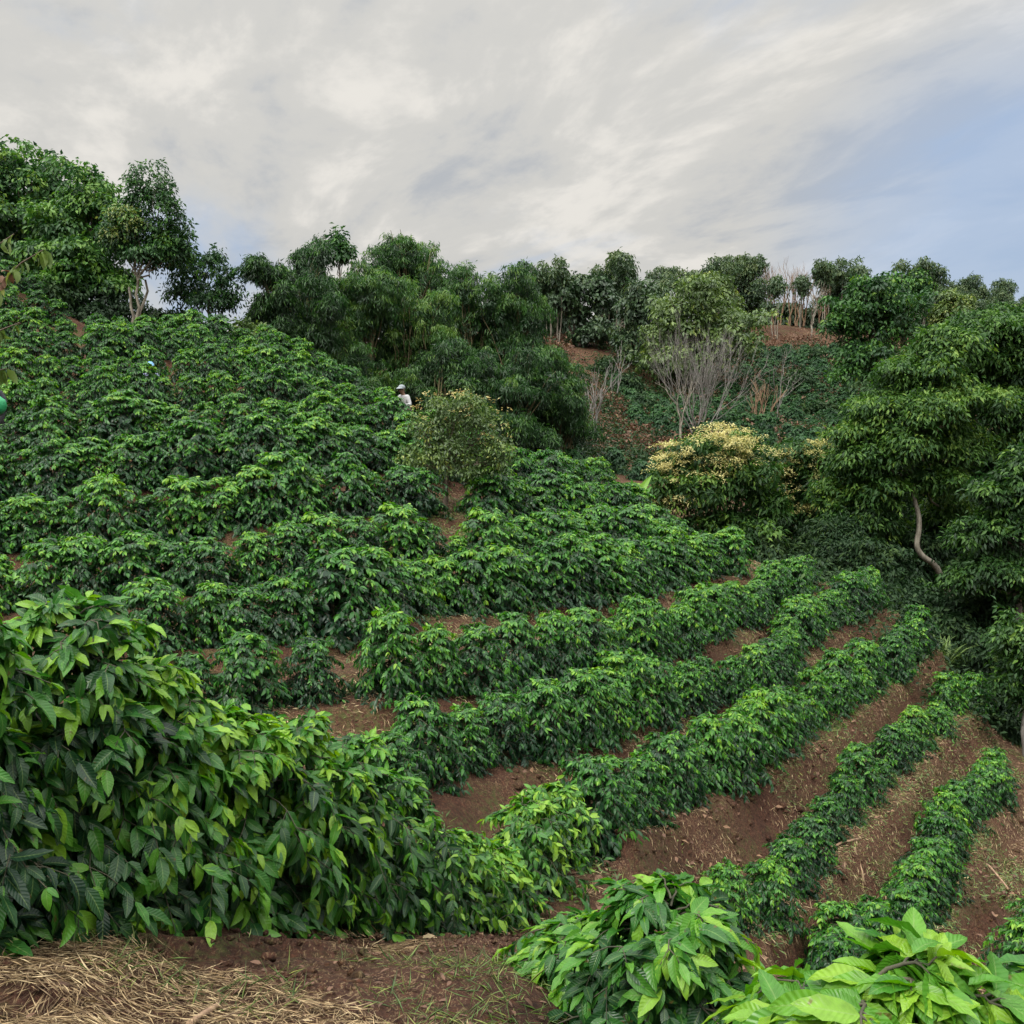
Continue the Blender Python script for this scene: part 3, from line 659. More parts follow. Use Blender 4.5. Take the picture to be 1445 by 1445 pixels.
for lb, bp, LB in BAM:
    b = foot(*bp); d = bp[2]
    LB = [(l[0], l[1], l[2], l[3], rng.normal(0, .8)) for l in LB]
    LB += [(l[0]+rng.normal(0, .5)*l[2], l[1]-l[3]*(.75+.35*rng.random()), 6+4*rng.random(), 10+6*rng.random(), rng.normal(0, .6)) for l in LB for _ in range(2)]
    LB += [(bp[0]+rng.normal(0, 14), l[1]+l[3]*1.1, l[2]*.9, l[3]*.8, 1.2) for l in LB[:5] if bp[0] != 405]
    L = lob(LB, d, b, 1.0, .92 if bp[0] == 405 else 1.12)
    t = thing('bamboo_clump', tuple(b), lb, 'bamboo', 'bamboo clumps of the thicket behind the coffee')
    tb = Tubes(5)
    for c, r in L:
        if c[2] < 1.6: continue
        for q in range(2):
            e = c + rng.normal(0, .3, 3)*r + UP*r[2]*.5
            s0 = rng.normal(0, .35, 3)*np.array((1, 1, 0)); P = curve(s0, e, 8, .13, .01); P[:, 2] = np.maximum(P[:, 2], -.2)
            tb.add(P, np.linspace(.045, .012, 8))
    link('culms', tb.mesh('culms', M['culm']), t)
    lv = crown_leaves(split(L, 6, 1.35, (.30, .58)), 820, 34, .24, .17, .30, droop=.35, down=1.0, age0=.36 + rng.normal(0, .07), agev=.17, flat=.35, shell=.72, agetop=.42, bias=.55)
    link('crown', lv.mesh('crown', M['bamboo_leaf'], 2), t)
b = foot(480, 540, 50)
L = lob([(476,338,12,9),(470,350,12,8),(485,351,11,9),(478,360,12,5)], 50, b)
tree('lone_tall_tree', 'lone thin trunk with a round tuft of leaves rising over the bamboo', 'tree', b, [trunk_to(b, (479,370,50), 10, .004)], .06, L, 'dark_leaf', 'pale_bark', 90, 20, .24, .4, .32, age0=.3)

# --- bare trees
def grow(tb, p, d, ln, r, depth, spread, up=.25, kids=(2, 4)):
    e = p + d*ln; P = curve(p, e, 5, rng.normal(0, .03), .03); tb.add(P, np.linspace(r, r*.62, 5))
    if depth == 0: return
    for k in range(rng.integers(*kids)):
        nd_ = nrm(d + rng.normal(0, spread, 3) + UP*up); s = P[3] if k else P[4]
        grow(tb, s, nd_, ln*(.58+.32*rng.random()), r*.6, depth-1, spread, up, kids)
def bare(label, foot_, h, r, stems, spread, depth, bark='grey_bark', fan=.5, group='leafless trees on the far slope', up=.25):
    b = foot(*foot_); t = thing('bare_tree', tuple(b), label, 'tree', group); tb = Tubes(5)
    for k in range(stems):
        d = nrm(np.array((rng.normal(0, fan), rng.normal(0, fan*.6), 1.0)))
        grow(tb, np.array((rng.normal(0, .1*(stems > 1)), 0, -.1)), d, h*.33*(.8+.4*rng.random()), r, depth, spread, up)
    link('trunk', tb.mesh('trunk', M[bark]), t); return t
bare('big leafless grey tree fanning out behind the cream blossom tree', (982,612,62), 6.2, .042, 13, .26, 5, fan=.36)
bare('straight pale bare trunk left of the fanning grey tree', (960,615,61), 5.0, .10, 1, .35, 4, 'pale_bark', .02)
bare('forked bare tree at the right foot of the bamboo', (838,628,58), 5.2, .07, 4, .25, 3, 'grey_bark', .16)
bare('tall thin bare tree above the second cream blossom tree', (1098,582,74), 7.2, .06, 1, .4, 4, 'grey_bark', .05)
bare('short twiggy bare tree beside the tall thin one', (1072,618,66), 3.4, .06, 5, .2, 3, 'wood', .25)
bare('thin white bare tree below the brown crest bank', (866,560,76), 4.0, .06, 2, .3, 3, 'grey_bark', .2)
bare('pale tall dead trunk among the crest trees', (1145,478,104), 7.2, .12, 1, .35, 4, 'pale_bark', .03)
for k, (px, d) in enumerate([(650,66),(672,67),(690,66),(712,68),(728,66)]):
    bare('dead twiggy treetop above the bamboo, %s from the left' % ordw(k+1), (px,470,d), 5.6 + rng.normal(0,.3), .07, 2, .25, 4, 'grey_bark', .12, 'dead treetops over the bamboo')
for k, px in enumerate([1062,1076,1088,1100,1112,1124,1134,1154,1166]):
    bare('brownish leafless crest tree, %s of the bare stand from the left' % ordw(k+1), (px,470+rng.normal(0,3),112), 6.2+rng.normal(0,.6), .09, 2, .25, 4, 'wood', .10, 'brownish bare trees on the crest')

# --- far crest trees
b = foot(812, 482, 93)
L = lob([(800,404,26,14),(830,404,24,16),(815,424,34,13),(786,420,16,14),(846,420,13,14),(812,442,20,8)], 93, b)
tree('crest_tree', 'dark wide crowned tree alone in the crest gap, sky below its crown', 'tree', b, [trunk_to(b,(810,452,93)), trunk_to(b,(802,455,93)), trunk_to(b,(820,455,93))], .16, L, 'ridge_leaf', 'bark', 240, 18, .45, .5, .6, age0=.3)
b = foot(838, 486, 92); L = lob([(838,470,24,13),(822,474,14,9),(855,474,14,10)], 92, b)
tree('shrub', 'round dark shrub beside the lone crest tree', 'shrub', b, [curve((0,0,0),(0,0,.6),4)], .06, L, 'ridge_leaf', 'bark', 90, 20, .4, .5, .55, age0=.25)
b = foot(905, 545, 88)
L = lob([(905,418,24,22),(885,432,18,24),(915,445,30,34),(900,480,26,34),(930,490,26,30)], 88, b)
tree('broadleaf_tree', 'tall dark green tree at the left end of the right hand crest wood', 'tree', b, [trunk_to(b,(905,450,88)), trunk_to(b,(895,460,88)), trunk_to(b,(915,460,88))], .14, L, 'ridge_leaf', 'pale_bark', 420, 22, .42, .4, .6, age0=.5)
b = foot(985, 560, 84)
L = lob([(985,420,42,20),(945,432,30,24),(1030,446,44,20),(965,458,46,24),(1012,470,38,20),(1066,462,20,14),(985,490,34,18),(945,480,28,28),(985,508,56,20),(1042,492,38,20),(928,512,30,22)], 84, b)
tree('broadleaf_tree', 'wide yellow green tree above the fanning bare grey tree', 'tree', b, [trunk_to(b,(985,480,84)), trunk_to(b,(965,490,84)), trunk_to(b,(1005,490,84))], .16, L, 'olive_leaf', 'pale_bark', 620, 22, .38, .45, .55, age0=.5)
b = foot(1218, 592, 75)
L = lob([(1238,402,42,20),(1264,426,40,22),(1204,430,32,18),(1180,455,26,16),(1232,460,50,22),(1272,466,32,22),(1220,500,44,18),(1200,522,28,18),(1244,530,38,16)], 75, b)
tree('broadleaf_tree', 'large dark blue green tree standing before the crest, behind the umbrella tree', 'tree', b, [trunk_to(b,(1225,500,75))], .22, L, 'dark_leaf', 'bark', 640, 22, .36, .45, .55, age0=.34, flat=.55)
for px, py, d, q, mt, lb in [(1012,476,107,.86,'olive_leaf','broad crest tree above the yellow green tree, darker than it'), (1040,478,112,.85,'ridge_leaf','broad crest tree left of the brownish bare stand'),
                             (1180,480,115,.85,'ridge_leaf','broad crest tree right of the brownish bare stand'), (1290,480,112,.9,'dark_leaf','broad crest tree just right of the blue green tree'),
                             (1345,482,106,.66,'olive_leaf','olive crest tree above the tall layered tree'), (1400,484,118,.6,'ridge_leaf','broad low crest tree near the right frame edge')]:
    b = foot(px, py+6, d); L = lob([(px-10,py-66*q,18*q,18*q),(px+14,py-72*q,20*q,20*q),(px+2,py-92*q,18*q,14*q),(px+24,py-50*q,14*q,14*q),(px-20,py-46*q,14*q,12*q)], d, b)
    tree('crest_tree', lb, 'tree', b, [trunk_to(b, (px,py-40*q,d))], .12, L, mt, 'pale_bark', 260, 18, .4, .45, .55, age0=.4)
# slim crest trees: one kind, copied
def slim_proto(seed):
    global rng
    keep = rng; rng = np.random.default_rng(seed)
    tb = Tubes(5); H = 8.0
    tops = []
    for k in range(3):
        x, y = rng.normal(0, .35, 2); e = np.array((x*2.0, y*2.0, H*(.78+.12*rng.random()))); tb.add(curve((x, y, -.3), e, 7, 0, .008), np.linspace(.075, .03, 7)); tops.append(e)
    lobes = []
    for e in tops:
        for k in range(3):
            r = .55+.45*rng.random(); lobes.append((e + rng.normal(0, .55, 3)*np.array((1, 1, .7)), np.array((r, r, r*1.25))))
    for k in range(3):
        lobes.append((tops[k]*np.array((1, 1, .6+.15*rng.random())) + rng.normal(0, .3, 3), np.array((.55, .55, .7))))
    lv = crown_leaves(lobes, 150, 14, .42, .38, .5, age0=.45, flat=.4, down=.7)
    r = tb.mesh('trunk', M['pale_bark']), lv.mesh('crown', M['ridge_leaf'], 2)
    rng = keep; return r
SLIM = [slim_proto(500+k) for k in range(6)]
slots = [(x, 480, 98, .82) for x in (752,762,771,780,789)] + [(848,478,97,.75),(858,478,98,.82),(868,480,97,.86),(877,484,96,.9),(866,486,94,.7)]
slots += [(x, 480, 112+4*math.sin(x), .90) for x in (938,952,966,980,994,1008,1022,1036,1050)]
slots += [(x, 482, 118+4*math.sin(x), (.90 if x < 1310 else .66)+.08*math.sin(x*1.7)) for x in (1178,1192,1206,1280,1292,1304,1316,1330,1344,1356,1368,1382,1396,1408,1420,1434,1446)]
slots += [(x, 500, 108+3*math.sin(x), .58) for x in (1300,1318,1334,1350,1368,1386,1404,1424,1440)]
slots += [(x, 482, 110, .88) for x in (1068,1098,1128,1160)]
for k, (px, py, d, s) in enumerate(sorted(slots)):
    p = pt(px+rng.normal(0, 4), py, d+rng.normal(0, 3)); m = SLIM[rng.integers(len(SLIM))]; s2 = s*(.72+.42*rng.random())
    t = thing('slim_tree', (p[0], p[1], gz(p[0], p[1])-.2), 'slim pale stemmed crest tree with tufted top, %s from the left along the skyline' % ordw(k+1), 'tree', 'slim trees lined along the far crest', rng.random()*6.28, (s2*.95, s2*.95, s2))
    link('trunk', m[0], t); link('crown', m[1], t)

HEDGE = [bush_meshes(1.6, 1.5, 30, 5, .5, 2, M['ridge_leaf'], 560+k) for k in range(3)]
hs_ = [(x, 484+2*math.sin(x*3), 100) for x in range(748, 800, 9)] + [(x, 486, 99) for x in range(846, 890, 9)] + [(x, 480+2*math.sin(x), 116+3*math.sin(x*2)) for x in range(1004, 1450, 11)]
for k, (px, py, d) in enumerate(hs_):
    p = pt(px, py, d); m = HEDGE[k % 3]; q = (1.0+.5*rng.random())*(1.15 if px > 1285 else 1)
    t = thing('crest_bush', (p[0], p[1], gz(p[0], p[1])-.2), 'low dark bush at the feet of the slim crest trees, %s from the left' % ordw(k+1), 'bush', 'low bushes along the far crest', rng.random()*6.28, (q, q, q*1.1))
    link('foliage', m[0], t); link('stem', m[1], t)
# --- the small flowering tree among the coffee
b = foot(628, 738, 24.5)
L = lob([(640,585,46,22),(600,605,26,24),(680,605,32,24),(640,625,55,26),(600,650,34,22),(690,645,34,26),(640,655,46,16),(700,650,16,18)], 24.5, b, .85, 1.05)
Lb = lob([(640,566,46,12),(605,584,26,12),(680,586,34,14),(702,626,20,20),(596,608,16,20)], 24.2, b, .85, 1.22)
fl = crown_leaves(Lb, 40, 8, .07, .5, .09, age0=.6, agev=.25, bias=1.2, shell=.9, flat=.9, down=-.2)
t = tree('small_flowering_tree', 'small round tree with orange tinged buds standing among the coffee rows', 'tree', b, [trunk_to(b,(633,640,24.5), 9, .012)], .068, L, 'olive_leaf', 'bark', 560, 18, .10, .40, .22, sub=8, age0=.24, agev=.22, flat=.4, down=.6, extra=[('blossom', fl, 'bud')], twigs=5, shell=.45)
# --- cream blossom trees
def cream(label, fpx, d, LL_, BL, nleaf, nb, trunkpx):
    b = foot(fpx[0], fpx[1], d); L = lob(LL_, d, b, 1.0, 1.12); Bl = lob(BL, d-.5, b, 1.0, 1.22)
    fl = crown_leaves(split(Bl, 5, .8), nb, 20, .085, .5, .16, age0=.5, agev=.2, bias=1.3, shell=.93, flat=.8, down=-.2)
    return tree('blossoming_tree', label, 'tree', b, [trunk_to(b, trunkpx)], .13, L, 'umbrella_leaf', 'bark', nleaf, 24, .24, .36, .36, extra=[('blossom', fl, 'blossom')], flat=.6, age0=.45, down=.5)
cream('rounded tree covered in cream blossom at the end of the coffee rows', (1010,800), 37,
      [(1010,632,46,22),(962,656,42,22),(1052,664,38,22),(938,692,28,22),(1000,692,60,28),(1062,704,34,25),(982,742,50,20),(1040,748,50,20),(1000,772,40,16),(1078,740,24,20)],
      [(1005,626,48,20),(958,650,42,20),(940,676,24,20),(955,712,26,16),(1035,640,34,14),(982,672,44,18),(1055,650,24,12),(1000,655,40,14)], 720, 420, (1010,720,37))
cream('second cream blossom tree, half hidden behind the umbrella tree', (1135,815), 41,
      [(1110,640,34,18),(1132,668,36,18),(1088,650,24,14),(1142,702,40,24),(1120,742,42,24),(1170,640,26,14),(1165,740,34,24),(1090,705,28,20)],
      [(1128,640,30,12),(1130,662,36,14),(1100,668,20,10),(1150,690,30,16),(1160,628,20,8),(1165,720,26,16),(1140,725,30,12),(1115,650,24,14),(1110,690,30,16),(1090,660,20,12)], 560, 420, (1130,730,41))

# --- the big umbrella trees on the right
b = foot(1346, 835, 36)
L = lob([(1330,492,44,22),(1292,535,46,24),(1240,575,38,18),(1214,612,36,20),(1335,560,54,24,-.6),(1198,655,28,16),(1262,632,48,24,-.8),(1350,622,50,26),(1242,690,42,22,-.4),(1325,672,40,20),(1216,705,26,20),(1290,590,40,20,-1),(1180,700,26,20,.6),(1232,738,28,20,.3),(1190,748,26,18,.8),(1345,725,34,22,1)], 36, b)
tr = np.array([(0,0,0), pt(1322,797,35.6)-b, pt(1304,788,35.3)-b, pt(1292,772,35.2)-b, pt(1298,745,35.2)-b, pt(1296,722,35.3)-b, pt(1287,696,35.5)-b, pt(1290,640,36)-b])
tt = np.linspace(0, 7, 29); tr = np.stack([np.interp(tt, range(8), tr[:, k]) for k in range(3)], 1)
for _ in range(3): tr[1:-1] = (tr[:-2]+tr[1:-1]*2+tr[2:])/4
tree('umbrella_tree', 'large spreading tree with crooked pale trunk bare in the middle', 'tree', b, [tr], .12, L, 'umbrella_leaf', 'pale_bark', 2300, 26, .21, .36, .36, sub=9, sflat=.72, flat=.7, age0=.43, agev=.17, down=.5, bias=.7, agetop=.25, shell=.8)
b = foot(1420, 820, 38)
L = lob([(1392,466,56,22),(1445,455,40,22),(1400,518,56,26),(1450,520,40,30),(1420,580,48,30),(1460,600,40,30),(1390,640,40,24)], 38, b)
tree('umbrella_tree', 'tall layered tree at the right edge, behind the crooked trunk tree', 'tree', b, [trunk_to(b,(1425,600,38))], .22, L, 'umbrella_leaf', 'grey_bark', 1900, 26, .21, .36, .36, sub=9, sflat=.72, flat=.7, age0=.43, agev=.17, down=.5, bias=.7, agetop=.25, shell=.8)
b = foot(1440, 905, 30)
L = lob([(1412,692,38,20),(1440,735,42,26),(1384,752,32,18),(1405,800,44,22),(1445,655,28,20),(1370,810,26,16),(1440,830,36,26)], 30, b)
tree('umbrella_tree', 'nearer dark layered tree at right edge below the tall one', 'tree', b, [trunk_to(b,(1440,790,30))], .15, L, 'umbrella_leaf', 'grey_bark', 900, 26, .19, .38, .32, sub=9, sflat=.72, flat=.7, age0=.40, agev=.16, down=.5, bias=.7, agetop=.25, shell=.8)
b = foot(1452, 1015, 25)
L = lob([(1432,890,26,20),(1446,930,26,22),(1424,962,18,12),(1460,980,28,22)], 25, b)
tree('umbrella_tree', 'low leafy tree at the right edge above the lower coffee rows', 'tree', b, [trunk_to(b,(1450,940,25))], .09, L, 'umbrella_leaf', 'grey_bark', 260, 26, .17, .4, .32, flat=.75, age0=.4, agev=.15, down=.5, bias=.5)
b = foot(1275, 800, 43)
L = lob([(1270,560,60,34),(1330,600,60,40),(1240,640,50,40),(1310,690,60,44),(1370,560,50,36),(1250,720,50,40),(1350,770,60,40)], 43, b)
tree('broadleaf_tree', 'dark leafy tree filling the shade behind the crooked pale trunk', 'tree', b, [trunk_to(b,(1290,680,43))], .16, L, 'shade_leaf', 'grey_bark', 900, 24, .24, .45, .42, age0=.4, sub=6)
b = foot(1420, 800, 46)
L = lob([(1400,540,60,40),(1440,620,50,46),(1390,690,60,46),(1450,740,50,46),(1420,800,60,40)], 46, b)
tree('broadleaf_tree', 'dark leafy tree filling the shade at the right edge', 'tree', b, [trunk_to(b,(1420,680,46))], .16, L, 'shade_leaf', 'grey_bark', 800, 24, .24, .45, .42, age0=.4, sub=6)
b = foot(1228, 835, 35.5)
tree('slender_tree', 'slim tree with grey leaning trunk left of the crooked one', 'tree', b, [curve((0,0,0), pt(1222,700,36)-b, 8, 0, .02)], .11, lob([(1225,720,26,20),(1200,735,24,16),(1250,738,20,14)], 35.8, b), 'umbrella_leaf', 'grey_bark', 160, 24, .2, .36, .36, age0=.35)
SHR = [(1190,765,34.5,42,32),(1232,805,33,46,30),(1296,858,32,52,28),(1352,872,31.5,44,30),(1160,805,34,30,24),(1385,860,31,44,42),(1330,895,30.5,36,24),(1392,925,29,36,32),(1270,775,36.5,44,30),
       (1385,985,27,30,24),(1212,715,39,32,30),(1095,785,36,34,26),(1155,772,37,32,24),(1340,780,37,50,40),(1405,780,36,44,40),(1255,850,31,36,18),(1420,1030,26.5,22,18),(1120,815,34.5,28,18),(1300,730,40,60,44),(1380,700,41,56,50),(1238,752,36.8,40,40),(1350,738,37.6,44,44),(1205,705,37.4,34,34),(1256,828,35.2,34,24)]
WHERE = ['right of the second cream tree', 'under the slim grey trunk', 'below the crooked pale trunk', 'right below the crooked trunk foot', 'behind the ends of the upper coffee rows', 'in front of the right edge trees',
         'beside the end of the long curved row', 'above the end of the gappy row', 'left of the crooked pale trunk', 'at the right end of the gappy coffee row', 'under the left boughs of umbrella tree',
         'at the right foot of first cream tree', 'between cream tree and umbrella tree', 'right behind the crooked trunk', 'in deep shade behind right edge tree', 'touching the end of the long curved row',
         'low at the right edge over the bank', 'at the end of the second uphill row', 'behind the crooked trunk, upper one', 'high in the shade at the right edge',
         'just left of the crooked pale trunk, brighter green', 'just right of the crooked pale trunk, brighter green', 'brighter green, hanging under the left boughs of umbrella tree', 'brighter green, left below the crooked trunk foot']
KSH = 0
for (px, py, d, rx, ry), wh in zip(SHR, WHERE):
    b = foot(px, py+ry, d); rx *= 1.12; ry *= 1.1; L = lob([(px,py-ry*.1,rx*.75,ry*.9),(px-rx*.55,py+ry*.2,rx*.5,ry*.7),(px+rx*.55,py+ry*.15,rx*.5,ry*.7),(px,py+ry*.5,rx*.8,ry*.5)], d, b)
    KSH += 1
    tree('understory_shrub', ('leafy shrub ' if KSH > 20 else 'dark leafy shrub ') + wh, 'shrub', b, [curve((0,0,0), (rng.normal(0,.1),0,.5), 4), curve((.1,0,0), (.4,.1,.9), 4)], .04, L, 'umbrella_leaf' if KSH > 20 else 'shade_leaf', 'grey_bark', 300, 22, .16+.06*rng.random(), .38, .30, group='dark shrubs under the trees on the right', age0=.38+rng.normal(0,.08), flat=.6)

# ------------------------------------------------------------------ coffee on the far slope
gxx = np.arange(-1, 34, 1.35); gyy = np.arange(49, 104, 2.1)
FX, FY = np.meshgrid(gxx, gyy); FX = FX + rng.normal(0, .3, FX.shape); FY = (FY + rng.normal(0, .25, FY.shape) + .9*np.sin(FX*.25)).ravel(); FX = FX.ravel()
FZ = ground_h(FX, FY); qx, qy = proj(np.stack([FX, FY, FZ], 1))
keep = (qx > 770) & (qx < 1215) & (qy > 500) & (qy < 720) & (vnoise(FX, FY, .16, 9) < .10) & ~((qx < 985) & (qy < 545)) & ~((qx > 930) & (qx < 1030) & (qy < 555))
FX, FY, FZ, qx, qy = [a[keep] for a in (FX, FY, FZ, qx, qy)]
FMESH = []
for k in range(4):
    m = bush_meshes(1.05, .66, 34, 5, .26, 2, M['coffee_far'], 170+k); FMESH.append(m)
order = np.argsort(FY); n_ind = max(0, min(len(order), 295-n_bush))
row_count = {}
for i in order[:n_ind]:
    m = FMESH[rng.integers(4)]; s = .8+.4*rng.random(); side = 'bamboo' if qx[i] < 850 else 'cream blossom tree'
    key = (side, int(round(FY[i]/2.1))); row_count[key] = row_count.get(key, 0)+1
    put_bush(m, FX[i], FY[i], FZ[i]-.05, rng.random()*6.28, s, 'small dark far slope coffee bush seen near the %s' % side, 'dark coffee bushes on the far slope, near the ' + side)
# the rest of them as one mass
def merge(meshes, places):
    Vs, Fs, As, n = [], {3: [], 4: []}, [], 0
    for me, (x, y, z, rz, s) in zip(meshes, places):
        v = np.empty(len(me.vertices)*3, np.float32); me.vertices.foreach_get('co', v); v = v.reshape(-1, 3)*s
        c, si = math.cos(rz), math.sin(rz); v = np.stack([v[:, 0]*c-v[:, 1]*si+x, v[:, 0]*si+v[:, 1]*c+y, v[:, 2]+z], 1)
        f = np.empty(len(me.loops), np.int32); me.loops.foreach_get('vertex_index', f)
        a = np.empty(len(me.vertices)*3, np.float32); me.attributes['leaf'].data.foreach_get('vector', a)
        Vs.append(v); Fs[3].append(f.reshape(-1, 3)+n); As.append(a.reshape(-1, 3)); n += len(v)
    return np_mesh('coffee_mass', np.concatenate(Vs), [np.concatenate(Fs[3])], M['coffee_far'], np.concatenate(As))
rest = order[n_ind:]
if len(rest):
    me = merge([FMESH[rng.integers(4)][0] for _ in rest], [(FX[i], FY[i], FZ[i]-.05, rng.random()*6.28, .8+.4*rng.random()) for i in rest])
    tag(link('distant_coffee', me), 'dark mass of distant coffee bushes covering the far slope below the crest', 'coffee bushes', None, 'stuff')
for px, py, d, rx, ry, lb in [(885,545,80,22,16,'right of the thin white bare tree'),(850,520,84,20,14,'high on the bank below the lone crest tree'),(1120,545,88,26,20,'right of the tall thin bare tree'),(1160,585,80,26,18,'left of the blue green tree foot'),
                             (1060,560,84,22,16,'right of the fanning grey tree'),(905,575,72,20,14,'left of the straight pale bare trunk'),(1140,510,96,24,16,'under the brownish bare stand'),(1050,600,70,20,13,'just above the rounded cream tree'),(815,610,60,16,12,'between the bamboo and the forked bare tree')]:
    b = foot(px, py+ry, d); L = lob([(px,py,rx*.7,ry),(px-rx*.5,py+5,rx*.5,ry*.7),(px+rx*.5,py+4,rx*.5,ry*.8)], d, b)
    tree('slope_shrub', 'dark shrub on the far slope ' + lb, 'shrub', b, [curve((0,0,0), (0,0,.6), 4)], .05, L, 'shade_leaf', 'bark', 150, 20, .32, .45, .5, group='dark shrubs on the far slope', age0=.4)
# scrub and dead growth between them
def patch(region, n, seed):
    r = np.random.default_rng(seed); x0, x1, y0, y1 = region
    return r.uniform(x0, x1, n), r.uniform(y0, y1, n)
def scrub(name, label, mat, region, n, cond, LL, per, seed, h=.35):
    x, y = patch(region, n, seed); z = ground_h(x, y); a, b_ = proj(np.stack([x, y, z], 1)); k = cond(a, b_, x, y); x, y, z = x[k], y[k], z[k]
    m = len(x); lv = Leaves()
    P = np.repeat(np.stack([x, y, z], 1), per, 0) + rng.normal(0, .3, (m*per, 3))*np.array((1, 1, .3)) + UP*np.abs(rng.normal(0, h, (m*per, 1)))
    D = rng.normal(0, 1, (m*per, 3))*np.array((1, 1, .6)) + UP*.3
    L_ = LL*(.6+.8*rng.random(m*per)); lv.add(P, D, UP+rng.normal(0, .5, (m*per, 3)), L_, L_*.4, np.clip(rng.normal(.5, .22, m*per), 0, 1), .3, .2)
    tag(link(name, lv.mesh(name, M[mat], 2)), label, 'undergrowth', None, 'stuff')
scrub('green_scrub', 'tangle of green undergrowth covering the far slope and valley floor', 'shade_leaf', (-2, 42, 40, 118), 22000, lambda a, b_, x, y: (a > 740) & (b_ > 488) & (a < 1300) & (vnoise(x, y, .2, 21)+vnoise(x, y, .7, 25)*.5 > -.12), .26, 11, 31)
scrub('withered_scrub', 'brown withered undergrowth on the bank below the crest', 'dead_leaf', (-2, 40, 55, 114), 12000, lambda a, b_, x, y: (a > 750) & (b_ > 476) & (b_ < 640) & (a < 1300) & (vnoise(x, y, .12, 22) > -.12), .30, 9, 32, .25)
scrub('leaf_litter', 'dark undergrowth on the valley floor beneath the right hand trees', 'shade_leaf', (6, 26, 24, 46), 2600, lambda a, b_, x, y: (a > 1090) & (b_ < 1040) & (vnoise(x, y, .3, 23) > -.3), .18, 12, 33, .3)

# ------------------------------------------------------------------ straw, grass and litter on the terraces
def blades(name, label, cat, mat, x, y, ln, wd, lift, upr, seed, lod=2):
    r = np.random.default_rng(seed); n = len(x); z = ground_h(x, y)
    a = r.random(n)*6.283; D = np.stack([np.cos(a), np.sin(a), upr*(r.random(n)-.1)], 1)
    g = np.stack([ground_h(x+.1, y)-z, ground_h(x, y+.1)-z], 1)/.1
    D[:, 2] += (D[:, :2]*g).sum(1)*(1 if upr < .6 else .2)
    L_ = ln*(.4+1.0*r.random(n)); lv = Leaves()
    lv.add(np.stack([x, y, z+lift*r.random(n)], 1), D, UP+r.normal(0, .4, (n, 3)), L_, wd*(.6+.8*r.random(n)), np.clip(r.normal(.45, .33, n), 0, 1), .02+.14*r.random(n)**2, .2)
    return tag(link(name, lv.mesh(name, M[mat], lod)), label, cat, None, 'stuff')
n = 60000; x, y = patch((-3.4, 1.0, 2.2, 5.6), n, 41); k = (vnoise(x, y, 1.1, 51)+vnoise(x, y, 3.5, 52)*.6 > .0 - .20*(y < 3.7)*(x < -.1) + .30*(y > 4.1))
blades('straw', 'dry straw strewn over the red soil path in the foreground', 'straw', 'straw', x[k], y[k], .095, .0032, .03, .18, 42)
n = 16000; x, y = patch((-3.4, 1.1, 2.2, 6.2), n, 43); k = (vnoise(x, y, 1.3, 53)+.5*vnoise(x, y, 4, 58) > .30 - .10*((x > -.6) & (y > 3.3)))
blades('grass', 'green grass tufts growing through the foreground straw', 'grass', 'grass', x[k], y[k], .11, .0036, .01, 1.1, 44)
n = 130000; x, y = patch((-3, 13, 5.5, 32), n, 45); k = (vnoise(x, y, .55, 54)+vnoise(x, y, 2.2, 55)*.5 > -.08)
blades('bank_straw', 'dry straw and cut weeds lying on the terrace banks', 'straw', 'straw', x[k], y[k], .11, .007, .04, .35, 46)
n = 110000; x, y = patch((-3, 13, 4.8, 31), n, 47); k = (vnoise(x, y, .6, 56)+vnoise(x, y, 2.5, 57)*.5 > .16)
blades('bank_weeds', 'low green weeds sprouting on the terrace banks', 'weeds', 'grass', x[k], y[k], .10, .020, .02, .9, 48)
def clods(n, region, rmin, rmax, seed):
    r = np.random.default_rng(seed); x, y = patch(region, n, seed+1); k = vnoise(x, y, .9, 61)+.4*vnoise(x, y, 3, 62) > -.05; x, y = x[k], y[k]; m = len(x)
    ico = np.array([(0,0,1),(.89,0,.45),(.28,.85,.45),(-.72,.53,.45),(-.72,-.53,.45),(.28,-.85,.45),(.72,.53,-.45),(-.28,.85,-.45),(-.89,0,-.45),(-.28,-.85,-.45),(.72,-.53,-.45),(0,0,-1)])
    ifc = np.array([(0,1,2),(0,2,3),(0,3,4),(0,4,5),(0,5,1),(1,6,2),(2,7,3),(3,8,4),(4,9,5),(5,10,1),(2,6,7),(3,7,8),(4,8,9),(5,9,10),(1,10,6),(11,7,6),(11,8,7),(11,9,8),(11,10,9),(11,6,10)])
    rad = rmin + (rmax-rmin)*r.random(m)**3
    V = ico[None]*(1+.28*r.normal(size=(m, 12, 1)))*rad[:, None, None]*np.array((1, 1, .65))*(.7+.6*r.random((m, 1, 3)))
    V += np.stack([x, y, ground_h(x, y)+rad*.1], 1)[:, None]
    return np_mesh('soil_clods', V.reshape(-1, 3), [(ifc[None]+(np.arange(m)*12)[:, None, None]).reshape(-1, 3)], M['soil'], None, True)
tag(link('soil_clods', clods(14000, (-3.2, 2.0, 2.3, 9), .005, .030, 71)), 'crumbled red soil clods on the path in the foreground', 'soil clods', None, 'stuff')
tag(link('bank_clods', clods(9000, (0, 13, 7, 30), .015, .075, 73)), 'crumbled soil clods along the terrace banks', 'soil clods', None, 'stuff')
n = 2600; x, y = patch((-3.2, 1.2, 3.2, 9.5), n, 81); k = vnoise(x, y, 1.2, 82) > -.12; x, y = x[k], y[k]; z = ground_h(x, y); lv = Leaves(); m = len(x); a = rng.random(m)*6.28
gd_ = (ground_h(x+.1, y)-z)/.1, (ground_h(x, y+.1)-z)/.1
